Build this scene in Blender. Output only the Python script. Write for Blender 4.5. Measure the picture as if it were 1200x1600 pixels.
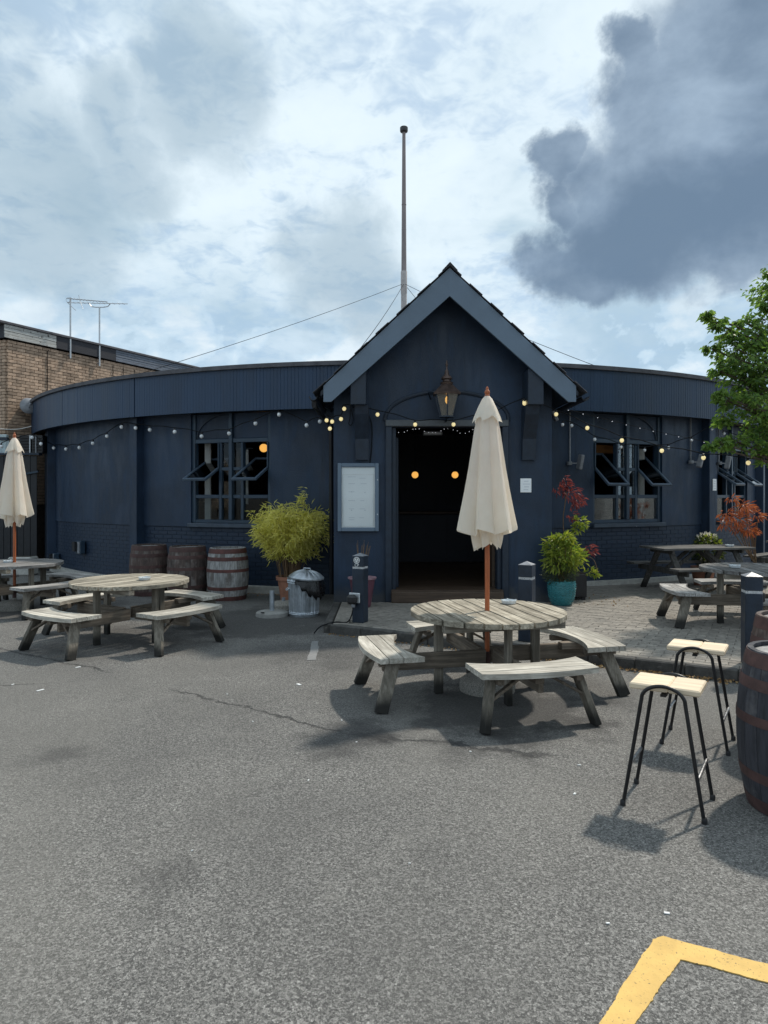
import bpy, bmesh, math, random
import numpy as np
from mathutils import Vector, Matrix
random.seed(7); RNG = np.random.default_rng(7)
for o in list(bpy.data.objects): bpy.data.objects.remove(o)
SC = bpy.context.scene
COL = SC.collection
R = math.radians
# ------------------------------------------------------------------ camera
FPX, HOR, EYE = 1080.0, 775.0, 1.70
cam = bpy.data.cameras.new('camera'); camo = bpy.data.objects.new('camera', cam); COL.objects.link(camo)
cam.sensor_fit = 'VERTICAL'; cam.sensor_height = 36.0; cam.sensor_width = 27.0
cam.lens = FPX / 1600 * 36; cam.shift_y = -(800 - HOR) / 1600
cam.clip_start = 0.05; cam.clip_end = 3000
camo.location = (0, 0, EYE); camo.rotation_euler = (R(90), 0, 0)
SC.camera = camo
def G(px, py, z=0.0):
    D = (EYE - z) * FPX / (py - HOR)
    return Vector(((px - 600) / FPX * D, D, z))
def A(px, py, D):
    return Vector(((px - 600) / FPX * D, D, EYE + (HOR - py) / FPX * D))
# ------------------------------------------------------------------ light and sky
SUN_AZ, SUN_EL = R(46), R(52.5)
sun_dir = Vector((math.sin(SUN_AZ) * math.cos(SUN_EL), math.cos(SUN_AZ) * math.cos(SUN_EL), math.sin(SUN_EL)))
sl = bpy.data.lights.new('sun', 'SUN'); sl.energy = 3.6; sl.angle = R(2.6); sl.color = (1.0, 0.93, 0.82)
so = bpy.data.objects.new('sun', sl); COL.objects.link(so); so.location = (20, 20, 30)
so.rotation_euler = (-sun_dir).to_track_quat('-Z', 'Y').to_euler()
SC.view_settings.view_transform = 'Standard'; SC.view_settings.look = 'None'
SC.view_settings.exposure = 0.12; SC.view_settings.gamma = 1.0; SC.view_settings.use_curve_mapping = False
SC.render.resolution_x = 768; SC.render.resolution_y = 1024

class NT:
    """small helper round a node tree"""
    def __init__(s, tree): s.t = tree; s.n = tree.nodes; s.l = tree.links
    def add(s, kind, **kw):
        nd = s.n.new(kind)
        for k, v in kw.items():
            if k.startswith('_'): setattr(nd, k[1:], v)
        return nd
    def set(s, sock, v):
        if v is None: return
        if isinstance(v, bpy.types.NodeSocket): s.l.new(v, sock)
        else: sock.default_value = v
    def math(s, op, a, b=0.0, c=None, clamp=False):
        nd = s.n.new('ShaderNodeMath'); nd.operation = op; nd.use_clamp = clamp
        s.set(nd.inputs[0], a); s.set(nd.inputs[1], b)
        if c is not None: s.set(nd.inputs[2], c)
        return nd.outputs[0]
    def vmath(s, op, a, b=None, scale=None):
        nd = s.n.new('ShaderNodeVectorMath'); nd.operation = op
        s.set(nd.inputs[0], a)
        if b is not None: s.set(nd.inputs[1], b)
        if scale is not None: s.set(nd.inputs['Scale'], scale)
        return nd.outputs['Value'] if op in ('DOT_PRODUCT', 'LENGTH') else nd.outputs['Vector']
    def ramp(s, v, a, b, lo=0.0, hi=1.0, smooth=True):
        nd = s.n.new('ShaderNodeMapRange'); nd.interpolation_type = 'SMOOTHSTEP' if smooth else 'LINEAR'
        nd.clamp = True
        s.set(nd.inputs[0], v); nd.inputs[1].default_value = a; nd.inputs[2].default_value = b
        nd.inputs[3].default_value = lo; nd.inputs[4].default_value = hi
        return nd.outputs[0]
    def mix(s, f, a, b, blend='MIX'):
        nd = s.n.new('ShaderNodeMix'); nd.data_type = 'RGBA'; nd.blend_type = blend
        s.set(nd.inputs[0], f)
        for sk, v in ((nd.inputs[6], a), (nd.inputs[7], b)):
            if isinstance(v, tuple): v = (v + (1.0,))[:4]
            s.set(sk, v)
        return nd.outputs[2]
    def noise(s, vec, scale, detail=4.0, rough=0.55, dist=0.0, color=False):
        nd = s.n.new('ShaderNodeTexNoise'); s.set(nd.inputs['Vector'], vec)
        nd.inputs['Scale'].default_value = scale; nd.inputs['Detail'].default_value = detail
        nd.inputs['Roughness'].default_value = rough; nd.inputs['Distortion'].default_value = dist
        return nd.outputs['Color'] if color else nd.outputs['Fac']
    def mapping(s, vec, scale=(1, 1, 1), loc=(0, 0, 0), rot=(0, 0, 0)):
        nd = s.n.new('ShaderNodeMapping'); s.set(nd.inputs[0], vec)
        nd.inputs['Scale'].default_value = scale; nd.inputs['Location'].default_value = loc; nd.inputs['Rotation'].default_value = rot
        return nd.outputs[0]
    def sep(s, v):
        nd = s.n.new('ShaderNodeSeparateXYZ'); s.set(nd.inputs[0], v); return nd.outputs

def make_world():
    w = bpy.data.worlds.new('World'); SC.world = w; w.use_nodes = True
    N = NT(w.node_tree); N.n.clear()
    out = N.n.new('ShaderNodeOutputWorld'); bg = N.n.new('ShaderNodeBackground')
    bg.inputs['Strength'].default_value = 0.1
    N.l.new(bg.outputs[0], out.inputs[0])
    sky = N.n.new('ShaderNodeTexSky'); sky.sky_type = 'NISHITA'; sky.sun_disc = False
    sky.sun_elevation = SUN_EL; sky.sun_rotation = SUN_AZ; sky.altitude = 50; sky.air_density = 1.0; sky.dust_density = 1.5
    tc = N.n.new('ShaderNodeTexCoord'); d = tc.outputs['Generated']
    z = N.sep(d)[2]
    den = N.math('ADD', N.math('ABSOLUTE', z), 0.28)
    inv = N.math('DIVIDE', 1.0, den)
    q = N.vmath('SCALE', d, scale=inv)                      # cloud-deck coordinates
    n_big = N.noise(N.mapping(q, (1, 1, 1.4), (3.1, 1.7, 0.4)), 1.5, 5, 0.55, 0.4)
    n_mid = N.noise(N.mapping(q, (1, 1, 1.6), (0.3, 5.2, 1.1)), 3.8, 6, 0.6, 0.3)
    n_fine = N.noise(N.mapping(q, (1, 1, 2.0), (7.3, 2.2, 0.9)), 17.0, 3, 0.6, 0.5)
    n_cum = N.noise(N.mapping(d, (1, 1, 1.5), (2.3, 0.2, 0.9)), 9.5, 7, 0.55, 0.2)
    K = 10.0
    def c(r, g, b): return (r * K, g * K, b * K)
    # thin high deck, dappled, with blue showing through in places
    cover = N.ramp(N.math('ADD', N.math('MULTIPLY', n_mid, 0.62), N.math('MULTIPLY', n_fine, 0.38)), 0.38, 0.54)
    blue = N.mix(0.6, sky.outputs[0], c(0.42, 0.62, 0.82))
    deck = N.mix(N.ramp(n_big, 0.34, 0.60), c(0.53, 0.67, 0.77), c(0.74, 0.86, 0.94))
    col = N.mix(N.math('ADD', N.math('MULTIPLY', cover, 0.62), 0.38), blue, deck)
    col = N.mix(N.math('MULTIPLY', N.ramp(n_mid, 0.47, 0.70), 0.5), col, c(0.82, 0.93, 0.99))
    col = N.mix(N.math('MULTIPLY', N.ramp(n_big, 0.46, 0.33), 0.5), col, c(0.40, 0.55, 0.66))
    # low cumulus near the horizon: white heads over grey-blue bases
    low = N.ramp(z, 0.36, 0.12)
    head = N.math('MULTIPLY', N.ramp(n_cum, 0.475, 0.515), low)
    col = N.mix(N.math('MULTIPLY', low, 0.55), col, c(0.36, 0.53, 0.71))
    col = N.mix(N.math('MULTIPLY', head, 0.85), col, N.mix(N.ramp(n_cum, 0.50, 0.62), c(0.58, 0.74, 0.87), c(0.86, 0.94, 0.98)))
    # individual cloud masses: directions with an angular radius (degrees), edges broken by noise
    warp = N.noise(d, 6.0, 7, 0.58, 0.1, color=True)
    dw = N.vmath('NORMALIZE', N.vmath('ADD', d, N.vmath('SCALE', N.vmath('SUBTRACT', warp, (0.5, 0.5, 0.5)), scale=0.24)))
    def mass(blobs, soft):
        f = None
        for (px, py, rad) in blobs:
            v = Vector(((px - 600) / FPX, 1.0, (HOR - py) / FPX)).normalized()
            dt = N.vmath('DOT_PRODUCT', dw, tuple(v))
            m = N.ramp(dt, math.cos(R(rad * (1 + soft))), math.cos(R(rad * (1 - soft))))
            f = m if f is None else N.math('MAXIMUM', f, m)
        return f
    grey = mass([(185, 225, 3.6), (70, 320, 4.6), (540, 425, 3.6), (330, 130, 4.0), (-150, 200, 6)], 0.75)
    col = N.mix(N.math('MULTIPLY', grey, 0.62), col, c(0.29, 0.41, 0.51))
    storm = mass([(1075, 150, 5.2), (1010, 85, 2.6), (1160, 130, 6.2), (1240, 60, 8), (1340, 120, 9), (1065, 245, 5.2), (1150, 300, 6.0), (960, 365, 5.0), (855, 400, 3.4),
                  (1040, 385, 4.4), (1270, 250, 7), (868, 280, 2.3), (930, 430, 2.8), (1120, 400, 3.6), (1000, 170, 3.4), (1180, 215, 6.0)], 0.33)
    n_bil = N.noise(N.mapping(d, (1, 1, 1.35), (5.1, 0.7, 3.3)), 5.5, 7, 0.53, 0.15)
    stormc = N.mix(N.ramp(n_bil, 0.36, 0.72), c(0.135, 0.205, 0.305), c(0.36, 0.47, 0.60))
    col = N.mix(N.math('MULTIPLY', storm, 0.94), col, stormc)
    N.l.new(col, bg.inputs['Color'])
    w.cycles.sampling_method = 'MANUAL'; w.cycles.sample_map_resolution = 512
make_world()

# ------------------------------------------------------------------ materials
MATS = {}
def new_mat(name):
    m = bpy.data.materials.new(name); m.use_nodes = True
    N = NT(m.node_tree); b = N.n['Principled BSDF']; MATS[name] = m
    return m, N, b
def sc3(c, k): return tuple(min(1.0, max(0.0, x * k)) for x in c)
def pm(name, base, rough=0.6, var=0.18, scale=6.0, stretch=(1, 1, 1), bump=0.15, bscale=60.0, metallic=0.0, rand=0.12,
       spots=None, spot_scale=9.0, spot_amt=(0.6, 0.72), spec=0.4, bdist=0.01):
    m, N, b = new_mat(name)
    tc = N.n.new('ShaderNodeTexCoord'); oi = N.n.new('ShaderNodeObjectInfo')
    off = N.vmath('ADD', tc.outputs['Object'], N.vmath('SCALE', (7.3, 3.1, 5.7), scale=oi.outputs['Random']))
    v = N.mapping(off, stretch)
    n = N.noise(v, scale, 6, 0.62)
    col = N.mix(N.ramp(n, 0.28, 0.72), sc3(base, 1 - var), sc3(base, 1 + var))
    if spots is not None:
        s2 = N.noise(off, spot_scale, 5, 0.6)
        col = N.mix(N.ramp(s2, *spot_amt), col, spots)
    k = N.math('ADD', N.math('MULTIPLY', oi.outputs['Random'], 2 * rand), 1 - rand)
    col = N.vmath('SCALE', col, scale=k)
    N.l.new(col, b.inputs['Base Color'])
    N.set(b.inputs['Roughness'], N.ramp(n, 0.2, 0.8, rough - 0.08, min(1, rough + 0.08)))
    b.inputs['Metallic'].default_value = metallic; b.inputs['Specular IOR Level'].default_value = spec
    if bump:
        bp = N.n.new('ShaderNodeBump'); bp.inputs['Strength'].default_value = bump; bp.inputs['Distance'].default_value = bdist
        N.l.new(N.noise(v, bscale, 3, 0.6), bp.inputs['Height']); N.l.new(bp.outputs[0], b.inputs['Normal'])
    return m
NAVY = (0.0135, 0.0285, 0.0560)
def wall_paint(name, base):
    m, N, b = new_mat(name)
    geo = N.n.new('ShaderNodeNewGeometry'); p = geo.outputs['Position']
    patch = N.noise(p, 0.9, 5, 0.6, 0.3); run = N.noise(N.mapping(p, (5, 5, 0.35)), 1.6, 5, 0.65); rol = N.noise(N.mapping(p, (3, 3, 0.8)), 2.2, 4, 0.6)
    fleck = N.noise(p, 26, 3, 0.5)
    col = N.mix(N.ramp(patch, 0.34, 0.66), sc3(base, 0.80), sc3(base, 1.28))
    col = N.mix(N.math('MULTIPLY', N.ramp(rol, 0.52, 0.70), 0.35), col, sc3(base, 1.7))
    col = N.mix(N.math('MULTIPLY', N.ramp(run, 0.56, 0.72), 0.55), col, sc3(base, 0.62))
    zz = N.math('ADD', N.sep(p)[2], N.math('MULTIPLY', N.noise(p, 3.5, 6, 0.7), -0.55))
    col = N.mix(N.math('MULTIPLY', N.ramp(zz, 0.12, -0.12), 0.6), col, (0.075, 0.072, 0.066))
    col = N.mix(N.ramp(fleck, 0.80, 0.84), col, (0.20, 0.22, 0.24))
    N.l.new(col, b.inputs['Base Color'])
    N.set(b.inputs['Roughness'], N.ramp(rol, 0.3, 0.7, 0.42, 0.62)); b.inputs['Specular IOR Level'].default_value = 0.4
    bp = N.n.new('ShaderNodeBump'); bp.inputs['Strength'].default_value = 0.35; bp.inputs['Distance'].default_value = 0.012
    N.l.new(N.math('ADD', N.noise(p, 55, 3, 0.6), N.math('MULTIPLY', patch, 2.0)), bp.inputs['Height']); N.l.new(bp.outputs[0], b.inputs['Normal'])
    return m
M_render = wall_paint('navy_render', NAVY)
M_brickp = pm('navy_painted_brick', (0.0125, 0.0255, 0.050), 0.5, 0.15, 14, bump=0.3, bscale=70, rand=0.06)
M_mortarp = pm('navy_painted_mortar', (0.010, 0.021, 0.041), 0.6, 0.2, 14, rand=0.0)
M_fascia = pm('navy_boarding', (0.0165, 0.038, 0.078), 0.45, 0.18, 3, stretch=(1, 1, 0.15), bump=0.1, rand=0.05)
M_trim = pm('navy_gloss_trim', (0.024, 0.046, 0.074), 0.36, 0.15, 8, bump=0.12, rand=0.08, spots=(0.16, 0.18, 0.20), spot_scale=22, spot_amt=(0.73, 0.80))
M_trimdark = pm('dark_navy_timber', (0.015, 0.025, 0.042), 0.45, 0.2, 10, bump=0.15, rand=0.06, spots=(0.12, 0.14, 0.16), spot_scale=30, spot_amt=(0.76, 0.82))
M_sill = pm('worn_navy_sill', (0.042, 0.060, 0.085), 0.42, 0.2, 10, rand=0.05, spots=(0.45, 0.47, 0.48), spot_scale=11, spot_amt=(0.66, 0.72))
M_barge = pm('slate_grey_bargeboard', (0.120, 0.165, 0.220), 0.5, 0.10, 3, stretch=(0.4, 1, 0.4), bump=0.08, rand=0.02)
M_sash = pm('highlight_navy_sash', (0.075, 0.105, 0.145), 0.35, 0.15, 8, rand=0.08, spots=(0.30, 0.33, 0.36), spot_scale=14, spot_amt=(0.70, 0.78))  # paler than the trim: highlights on the sash edges are put into the colour
M_band = pm('scuffed_reflective_band', (0.42, 0.43, 0.44), 0.5, 0.3, 30, spots=(0.12, 0.12, 0.13), spot_scale=30, spot_amt=(0.58, 0.66))
M_grey2 = pm('grey_lintel_paint', (0.085, 0.095, 0.105), 0.5, 0.15, 6)
M_felt = pm('grey_roof_felt', (0.085, 0.085, 0.095), 0.85, 0.3, 5, bump=0.4, bscale=40, rand=0.05)
M_tile = pm('dark_roof_tile', (0.055, 0.057, 0.066), 0.75, 0.25, 9, bump=0.3, rand=0.2)
M_black = pm('black_paint', (0.012, 0.013, 0.016), 0.4, 0.3, 12, bump=0.05, rand=0.1)
M_tube = pm('black_powder_coated_tube', (0.010, 0.010, 0.011), 0.33, 0.3, 30, bump=0.05, rand=0.05, spots=(0.10, 0.085, 0.07), spot_scale=40, spot_amt=(0.74, 0.8))
M_footrail = pm('worn_steel_footrail', (0.45, 0.45, 0.46), 0.35, 0.3, 30, metallic=1.0, bump=0.1)
M_plastic = pm('black_plastic', (0.018, 0.018, 0.020), 0.45, 0.2, 20, bump=0.03)
M_grey = pm('grey_painted_metal', (0.20, 0.21, 0.23), 0.45, 0.2, 14, bump=0.08)
M_galv = pm('galvanised_steel', (0.42, 0.46, 0.50), 0.40, 0.22, 9, metallic=0.8, bump=0.06, bscale=25)
M_whitemetal = pm('pale_aluminium', (0.50, 0.52, 0.54), 0.4, 0.15, 20, metallic=0.5, bump=0.05)
M_paper = pm('white_paper', (0.84, 0.86, 0.87), 0.6, 0.03, 2, bump=0.0, rand=0.0)
M_print = pm('faded_print', (0.58, 0.61, 0.65), 0.6, 0.03, 2, bump=0.0, rand=0.0)
M_white = pm('white_paint', (0.72, 0.73, 0.73), 0.5, 0.06, 8, bump=0.05)
M_creamstone = pm('pale_kerb_stone', (0.40, 0.39, 0.36), 0.85, 0.2, 9, bump=0.5, bscale=60)
M_concrete = pm('cast_concrete', (0.27, 0.265, 0.25), 0.9, 0.22, 7, bump=0.5, bscale=90, spots=(0.15, 0.15, 0.14), spot_scale=8)
M_pebble = pm('exposed_pebble_concrete', (0.25, 0.235, 0.21), 0.85, 0.5, 90, bump=1.0, bscale=110, bdist=0.02)
M_terra = pm('terracotta', (0.30, 0.135, 0.085), 0.8, 0.25, 9, bump=0.2, spots=(0.15, 0.08, 0.06))
M_purple = pm('plum_glazed_pot', (0.15, 0.060, 0.085), 0.35, 0.15, 9, bump=0.05)
M_purplerim = pm('pale_plum_rim', (0.34, 0.21, 0.24), 0.35, 0.15, 9, bump=0.05)
M_teal = pm('teal_glazed_pot', (0.035, 0.17, 0.19), 0.28, 0.2, 12, bump=0.05)
M_bag = pm('black_bin_bag', (0.010, 0.010, 0.011), 0.25, 0.2, 20, bump=0.5, bscale=30)
M_soil = pm('soil', (0.035, 0.026, 0.018), 0.95, 0.4, 40, bump=0.6)
M_umbpole = pm('red_hardwood_pole', (0.36, 0.10, 0.035), 0.42, 0.25, 6, stretch=(10, 10, 0.6), bump=0.08)
M_flag = pm('weathered_flagpole', (0.22, 0.19, 0.19), 0.6, 0.2, 5, stretch=(3, 3, 0.3), bump=0.05)
M_flagcap = pm('dark_flagpole_truck', (0.06, 0.06, 0.065), 0.5, 0.2, 8)
M_flaglow = pm('pale_flagpole_foot', (0.40, 0.37, 0.36), 0.6, 0.15, 8)
M_wire = pm('dark_cable', (0.015, 0.016, 0.018), 0.9, 0.1, 20, bump=0.0, spec=0.05)
M_wirepale = pm('pale_cable', (0.38, 0.37, 0.35), 0.6, 0.15, 20, bump=0.0)
M_stem = pm('brown_stem', (0.16, 0.10, 0.055), 0.8, 0.3, 20, bump=0.2)
M_bark = pm('tree_bark', (0.11, 0.085, 0.06), 0.9, 0.4, 10, stretch=(3, 3, 0.6), bump=0.8, bscale=30, bdist=0.02)
M_bulbwhite = pm('unlit_white_bulb', (0.74, 0.76, 0.78), 0.2, 0.03, 8, bump=0.0)
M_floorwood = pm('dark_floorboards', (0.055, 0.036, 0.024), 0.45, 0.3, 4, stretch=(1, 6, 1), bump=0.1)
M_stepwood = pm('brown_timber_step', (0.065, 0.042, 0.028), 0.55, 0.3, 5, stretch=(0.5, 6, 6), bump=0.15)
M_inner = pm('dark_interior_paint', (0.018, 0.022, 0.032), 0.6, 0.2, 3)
M_beamwood = pm('orange_timber', (0.42, 0.19, 0.06), 0.5, 0.2, 5, stretch=(0.5, 6, 6))
M_curtain = pm('pale_linen', (0.55, 0.55, 0.53), 0.9, 0.1, 8, bump=0.2)
M_shade = pm('ivory_lampshade', (0.62, 0.58, 0.50), 0.85, 0.08, 8, bump=0.1)
M_seatwood = pm('pale_seat_timber', (0.70, 0.57, 0.41), 0.55, 0.16, 4, stretch=(0.7, 9, 9), bump=0.1, spots=(0.36, 0.24, 0.14), spot_scale=6, spot_amt=(0.64, 0.74), rand=0.12)
M_wash = pm('peeling_white_board', (0.40, 0.40, 0.38), 0.8, 0.25, 6, stretch=(1, 1, 7), bump=0.3, spots=(0.07, 0.065, 0.06), spot_scale=11, spot_amt=(0.60, 0.66))
M_blkboard = pm('black_fascia_board', (0.025, 0.026, 0.033), 0.7, 0.3, 6, stretch=(1, 1, 5), bump=0.2, spots=(0.22, 0.22, 0.22), spot_scale=9, spot_amt=(0.74, 0.78))
M_greyboard = pm('blue_grey_fascia_board', (0.12, 0.14, 0.175), 0.7, 0.3, 6, stretch=(1, 1, 6), bump=0.2, spots=(0.35, 0.35, 0.35), spot_scale=7, spot_amt=(0.70, 0.76))
M_mortar = pm('brown_mortar', (0.075, 0.060, 0.050), 0.95, 0.3, 20, bump=0.4)
M_brick = pm('buff_brick', (0.37, 0.265, 0.19), 0.9, 0.25, 9, bump=0.5, bscale=60, rand=0.28, spots=(0.17, 0.115, 0.085), spot_scale=2.0, spot_amt=(0.60, 0.78))
M_corr = pm('pale_corrugated_sheet', (0.42, 0.50, 0.52), 0.5, 0.15, 6, bump=0.05)
M_glasswhite = pm('clear_ashtray_glass', (0.62, 0.66, 0.68), 0.12, 0.05, 8, bump=0.0, spec=0.8)
M_rust = pm('rusty_barrel_hoop', (0.075, 0.040, 0.036), 0.75, 0.35, 8, bump=0.3, rand=0.1, spots=(0.055, 0.03, 0.026), spot_scale=6)
M_rustred = pm('red_painted_hoop', (0.095, 0.038, 0.033), 0.7, 0.35, 8, bump=0.3, rand=0.1, spots=(0.07, 0.03, 0.026), spot_scale=6)
def stave_mat(name, base, spots):
    return pm(name, base, 0.8, 0.4, 7, stretch=(5, 5, 0.7), bump=0.5, bscale=25, rand=0.22, spots=spots, spot_scale=4.5, spot_amt=(0.5, 0.68))
M_stavedark = stave_mat('dark_stained_stave', (0.075, 0.055, 0.048), (0.15, 0.13, 0.12))
M_stavemid = stave_mat('brown_stained_stave', (0.085, 0.060, 0.052), (0.14, 0.12, 0.11))
M_stavegrey = stave_mat('silver_weathered_stave', (0.27, 0.265, 0.26), (0.13, 0.115, 0.105))
M_staveblue = stave_mat('blue_black_stave', (0.040, 0.041, 0.050), (0.095, 0.093, 0.098))

def emit_mat(name, col, strength):
    m, N, b = new_mat(name)
    b.inputs['Base Color'].default_value = (*col, 1); b.inputs['Roughness'].default_value = 0.4
    b.inputs['Emission Color'].default_value = (*col, 1); b.inputs['Emission Strength'].default_value = strength
    return m
M_globe = emit_mat('lit_amber_globe', (1.0, 0.50, 0.11), 0.85)
M_bulblit = emit_mat('lit_warm_bulb', (1.0, 0.82, 0.42), 0.5)
M_flame = emit_mat('lit_filament', (1.0, 0.55, 0.14), 1.6)
M_fairy = emit_mat('lit_fairy_bulb', (0.9, 0.92, 1.0), 0.9)

def glass_mat(name, tint, refl=1.0):
    m, N, b = new_mat(name); N.n.remove(b)
    out = [n for n in N.n if n.type == 'OUTPUT_MATERIAL'][0]
    tr = N.n.new('ShaderNodeBsdfTransparent'); tr.inputs[0].default_value = (*tint, 1)
    gl = N.n.new('ShaderNodeBsdfGlossy'); gl.inputs['Roughness'].default_value = 0.02
    fr = N.n.new('ShaderNodeFresnel'); fr.inputs[0].default_value = 1.52
    ms = N.n.new('ShaderNodeMixShader')
    N.l.new(N.math('MULTIPLY', fr.outputs[0], refl, clamp=True), ms.inputs[0])
    N.l.new(tr.outputs[0], ms.inputs[1]); N.l.new(gl.outputs[0], ms.inputs[2]); N.l.new(ms.outputs[0], out.inputs[0])
    return m
M_glass = glass_mat('window_glass', (0.86, 0.89, 0.90), 0.40)
M_sashglass = glass_mat('open_sash_glass', (0.80, 0.84, 0.86), 1.4)
M_clear = glass_mat('clear_case_glass', (0.97, 0.98, 0.98), 0.45)
def frosted_glass():
    m = glass_mat('frosted_lantern_glass', (0.62, 0.60, 0.55), 1.3); N = NT(m.node_tree)
    out = [n for n in N.n if n.type == 'OUTPUT_MATERIAL'][0]; src = out.inputs[0].links[0].from_socket
    df = N.n.new('ShaderNodeBsdfDiffuse'); df.inputs[0].default_value = (0.33, 0.31, 0.27, 1)  # grey-beige diffuse mixed in gives the panes a frosted look
    ms = N.n.new('ShaderNodeMixShader'); ms.inputs[0].default_value = 0.30
    N.l.new(src, ms.inputs[1]); N.l.new(df.outputs[0], ms.inputs[2]); N.l.new(ms.outputs[0], out.inputs[0]); return m
M_lampglass = frosted_glass()

def wood_mat(name, stretch, foot=False, base=(0.40, 0.365, 0.31), dark=(0.17, 0.15, 0.12)):
    m, N, b = new_mat(name)
    tc = N.n.new('ShaderNodeTexCoord'); oi = N.n.new('ShaderNodeObjectInfo')
    off = N.vmath('ADD', tc.outputs['Object'], N.vmath('SCALE', (5.3, 9.1, 3.7), scale=oi.outputs['Random']))
    v = N.mapping(off, stretch)
    g = N.noise(v, 3.0, 6, 0.65, 0.3); big = N.noise(off, 3.2, 5, 0.6); fine = N.noise(v, 14, 3, 0.6)
    col = N.mix(N.ramp(g, 0.36, 0.66), dark, base)
    col = N.mix(N.math('MULTIPLY', N.ramp(big, 0.40, 0.62), 0.55), col, sc3(dark, 0.9))
    col = N.mix(N.math('MULTIPLY', N.ramp(fine, 0.60, 0.75), 0.5), col, sc3(dark, 0.5))
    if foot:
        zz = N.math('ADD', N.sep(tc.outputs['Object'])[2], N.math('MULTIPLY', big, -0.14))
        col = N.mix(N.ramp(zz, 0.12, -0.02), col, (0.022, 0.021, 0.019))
    k = N.math('ADD', N.math('MULTIPLY', oi.outputs['Random'], 0.46), 0.77)
    N.l.new(N.vmath('SCALE', col, scale=k), b.inputs['Base Color'])
    b.inputs['Roughness'].default_value = 0.85; b.inputs['Specular IOR Level'].default_value = 0.25
    bp = N.n.new('ShaderNodeBump'); bp.inputs['Strength'].default_value = 0.5; bp.inputs['Distance'].default_value = 0.006
    N.l.new(g, bp.inputs['Height']); N.l.new(bp.outputs[0], b.inputs['Normal'])
    return m
SX, SY, SZ = (0.8, 14, 14), (14, 0.8, 14), (14, 14, 0.8)
W_x = wood_mat('weathered_plank_x', SX); W_y = wood_mat('weathered_plank_y', SY)
W_seat = wood_mat('bleached_bench_plank', SY, base=(0.56, 0.53, 0.465), dark=(0.30, 0.275, 0.235))
W_top = wood_mat('bleached_table_plank', SY, base=(0.47, 0.425, 0.345), dark=(0.18, 0.158, 0.122))
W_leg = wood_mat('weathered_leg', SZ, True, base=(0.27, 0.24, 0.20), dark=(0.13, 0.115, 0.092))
W_beam = wood_mat('brown_beam', SX, base=(0.25, 0.205, 0.16), dark=(0.12, 0.10, 0.08))
G_top = wood_mat('grey_table_plank', SY, base=(0.27, 0.265, 0.26), dark=(0.11, 0.105, 0.10))
G_seat = wood_mat('grey_bench_plank', SY, base=(0.46, 0.45, 0.43), dark=(0.20, 0.19, 0.18))
D_x = wood_mat('dark_old_plank', SX, base=(0.17, 0.165, 0.16), dark=(0.06, 0.058, 0.055))
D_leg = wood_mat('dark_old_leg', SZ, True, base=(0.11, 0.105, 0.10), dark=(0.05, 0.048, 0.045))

def leaf_mat(name, c1, c2, trans=0.35, rough=0.5):
    m, N, b = new_mat(name)
    out = [n for n in N.n if n.type == 'OUTPUT_MATERIAL'][0]
    geo = N.n.new('ShaderNodeNewGeometry')
    col = N.mix(geo.outputs['Random Per Island'], c1, c2)
    N.l.new(col, b.inputs['Base Color']); b.inputs['Roughness'].default_value = rough
    tl = N.n.new('ShaderNodeBsdfTranslucent'); N.l.new(N.vmath('MULTIPLY', col, (1.3, 1.35, 0.8)), tl.inputs[0])
    ms = N.n.new('ShaderNodeMixShader'); ms.inputs[0].default_value = trans
    N.l.new(b.outputs[0], ms.inputs[1]); N.l.new(tl.outputs[0], ms.inputs[2]); N.l.new(ms.outputs[0], out.inputs[0])
    return m
L_tree = leaf_mat('tree_leaf', (0.075, 0.155, 0.04), (0.22, 0.33, 0.075), 0.55)
L_bamboo = leaf_mat('bamboo_leaf', (0.52, 0.49, 0.11), (0.80, 0.73, 0.30), 0.5, 0.55)
L_green = leaf_mat('lime_shrub_leaf', (0.14, 0.22, 0.03), (0.34, 0.36, 0.06), 0.42)
L_dark = leaf_mat('dark_herb_leaf', (0.045, 0.065, 0.035), (0.09, 0.11, 0.06), 0.25)
L_maroon = leaf_mat('maroon_leaf', (0.16, 0.03, 0.04), (0.30, 0.07, 0.075), 0.35)
L_orange = leaf_mat('copper_maple_leaf', (0.30, 0.075, 0.035), (0.50, 0.16, 0.075), 0.35)
L_flower = leaf_mat('white_flower', (0.55, 0.52, 0.55), (0.70, 0.68, 0.70), 0.3)
L_litter = leaf_mat('dead_leaf', (0.20, 0.10, 0.04), (0.36, 0.24, 0.11), 0.1, 0.8)

def canvas_mat():
    m, N, b = new_mat('cream_canvas')
    out = [n for n in N.n if n.type == 'OUTPUT_MATERIAL'][0]
    tc = N.n.new('ShaderNodeTexCoord'); n = N.noise(tc.outputs['Object'], 5, 5, 0.6)
    col = N.mix(N.ramp(n, 0.35, 0.7), (0.84, 0.78, 0.70), (0.90, 0.855, 0.78))
    N.l.new(col, b.inputs['Base Color']); b.inputs['Roughness'].default_value = 0.9
    bp = N.n.new('ShaderNodeBump'); bp.inputs['Strength'].default_value = 0.6; bp.inputs['Distance'].default_value = 0.02
    N.l.new(N.noise(N.mapping(tc.outputs['Object'], (1, 1, 0.35)), 16, 4, 0.6), bp.inputs['Height']); N.l.new(bp.outputs[0], b.inputs['Normal'])
    tl = N.n.new('ShaderNodeBsdfTranslucent'); tl.inputs[0].default_value = (0.93, 0.86, 0.73, 1)
    ms = N.n.new('ShaderNodeMixShader'); ms.inputs[0].default_value = 0.45
    N.l.new(b.outputs[0], ms.inputs[1]); N.l.new(tl.outputs[0], ms.inputs[2]); N.l.new(ms.outputs[0], out.inputs[0])
    return m
M_canvas = canvas_mat()

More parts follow.
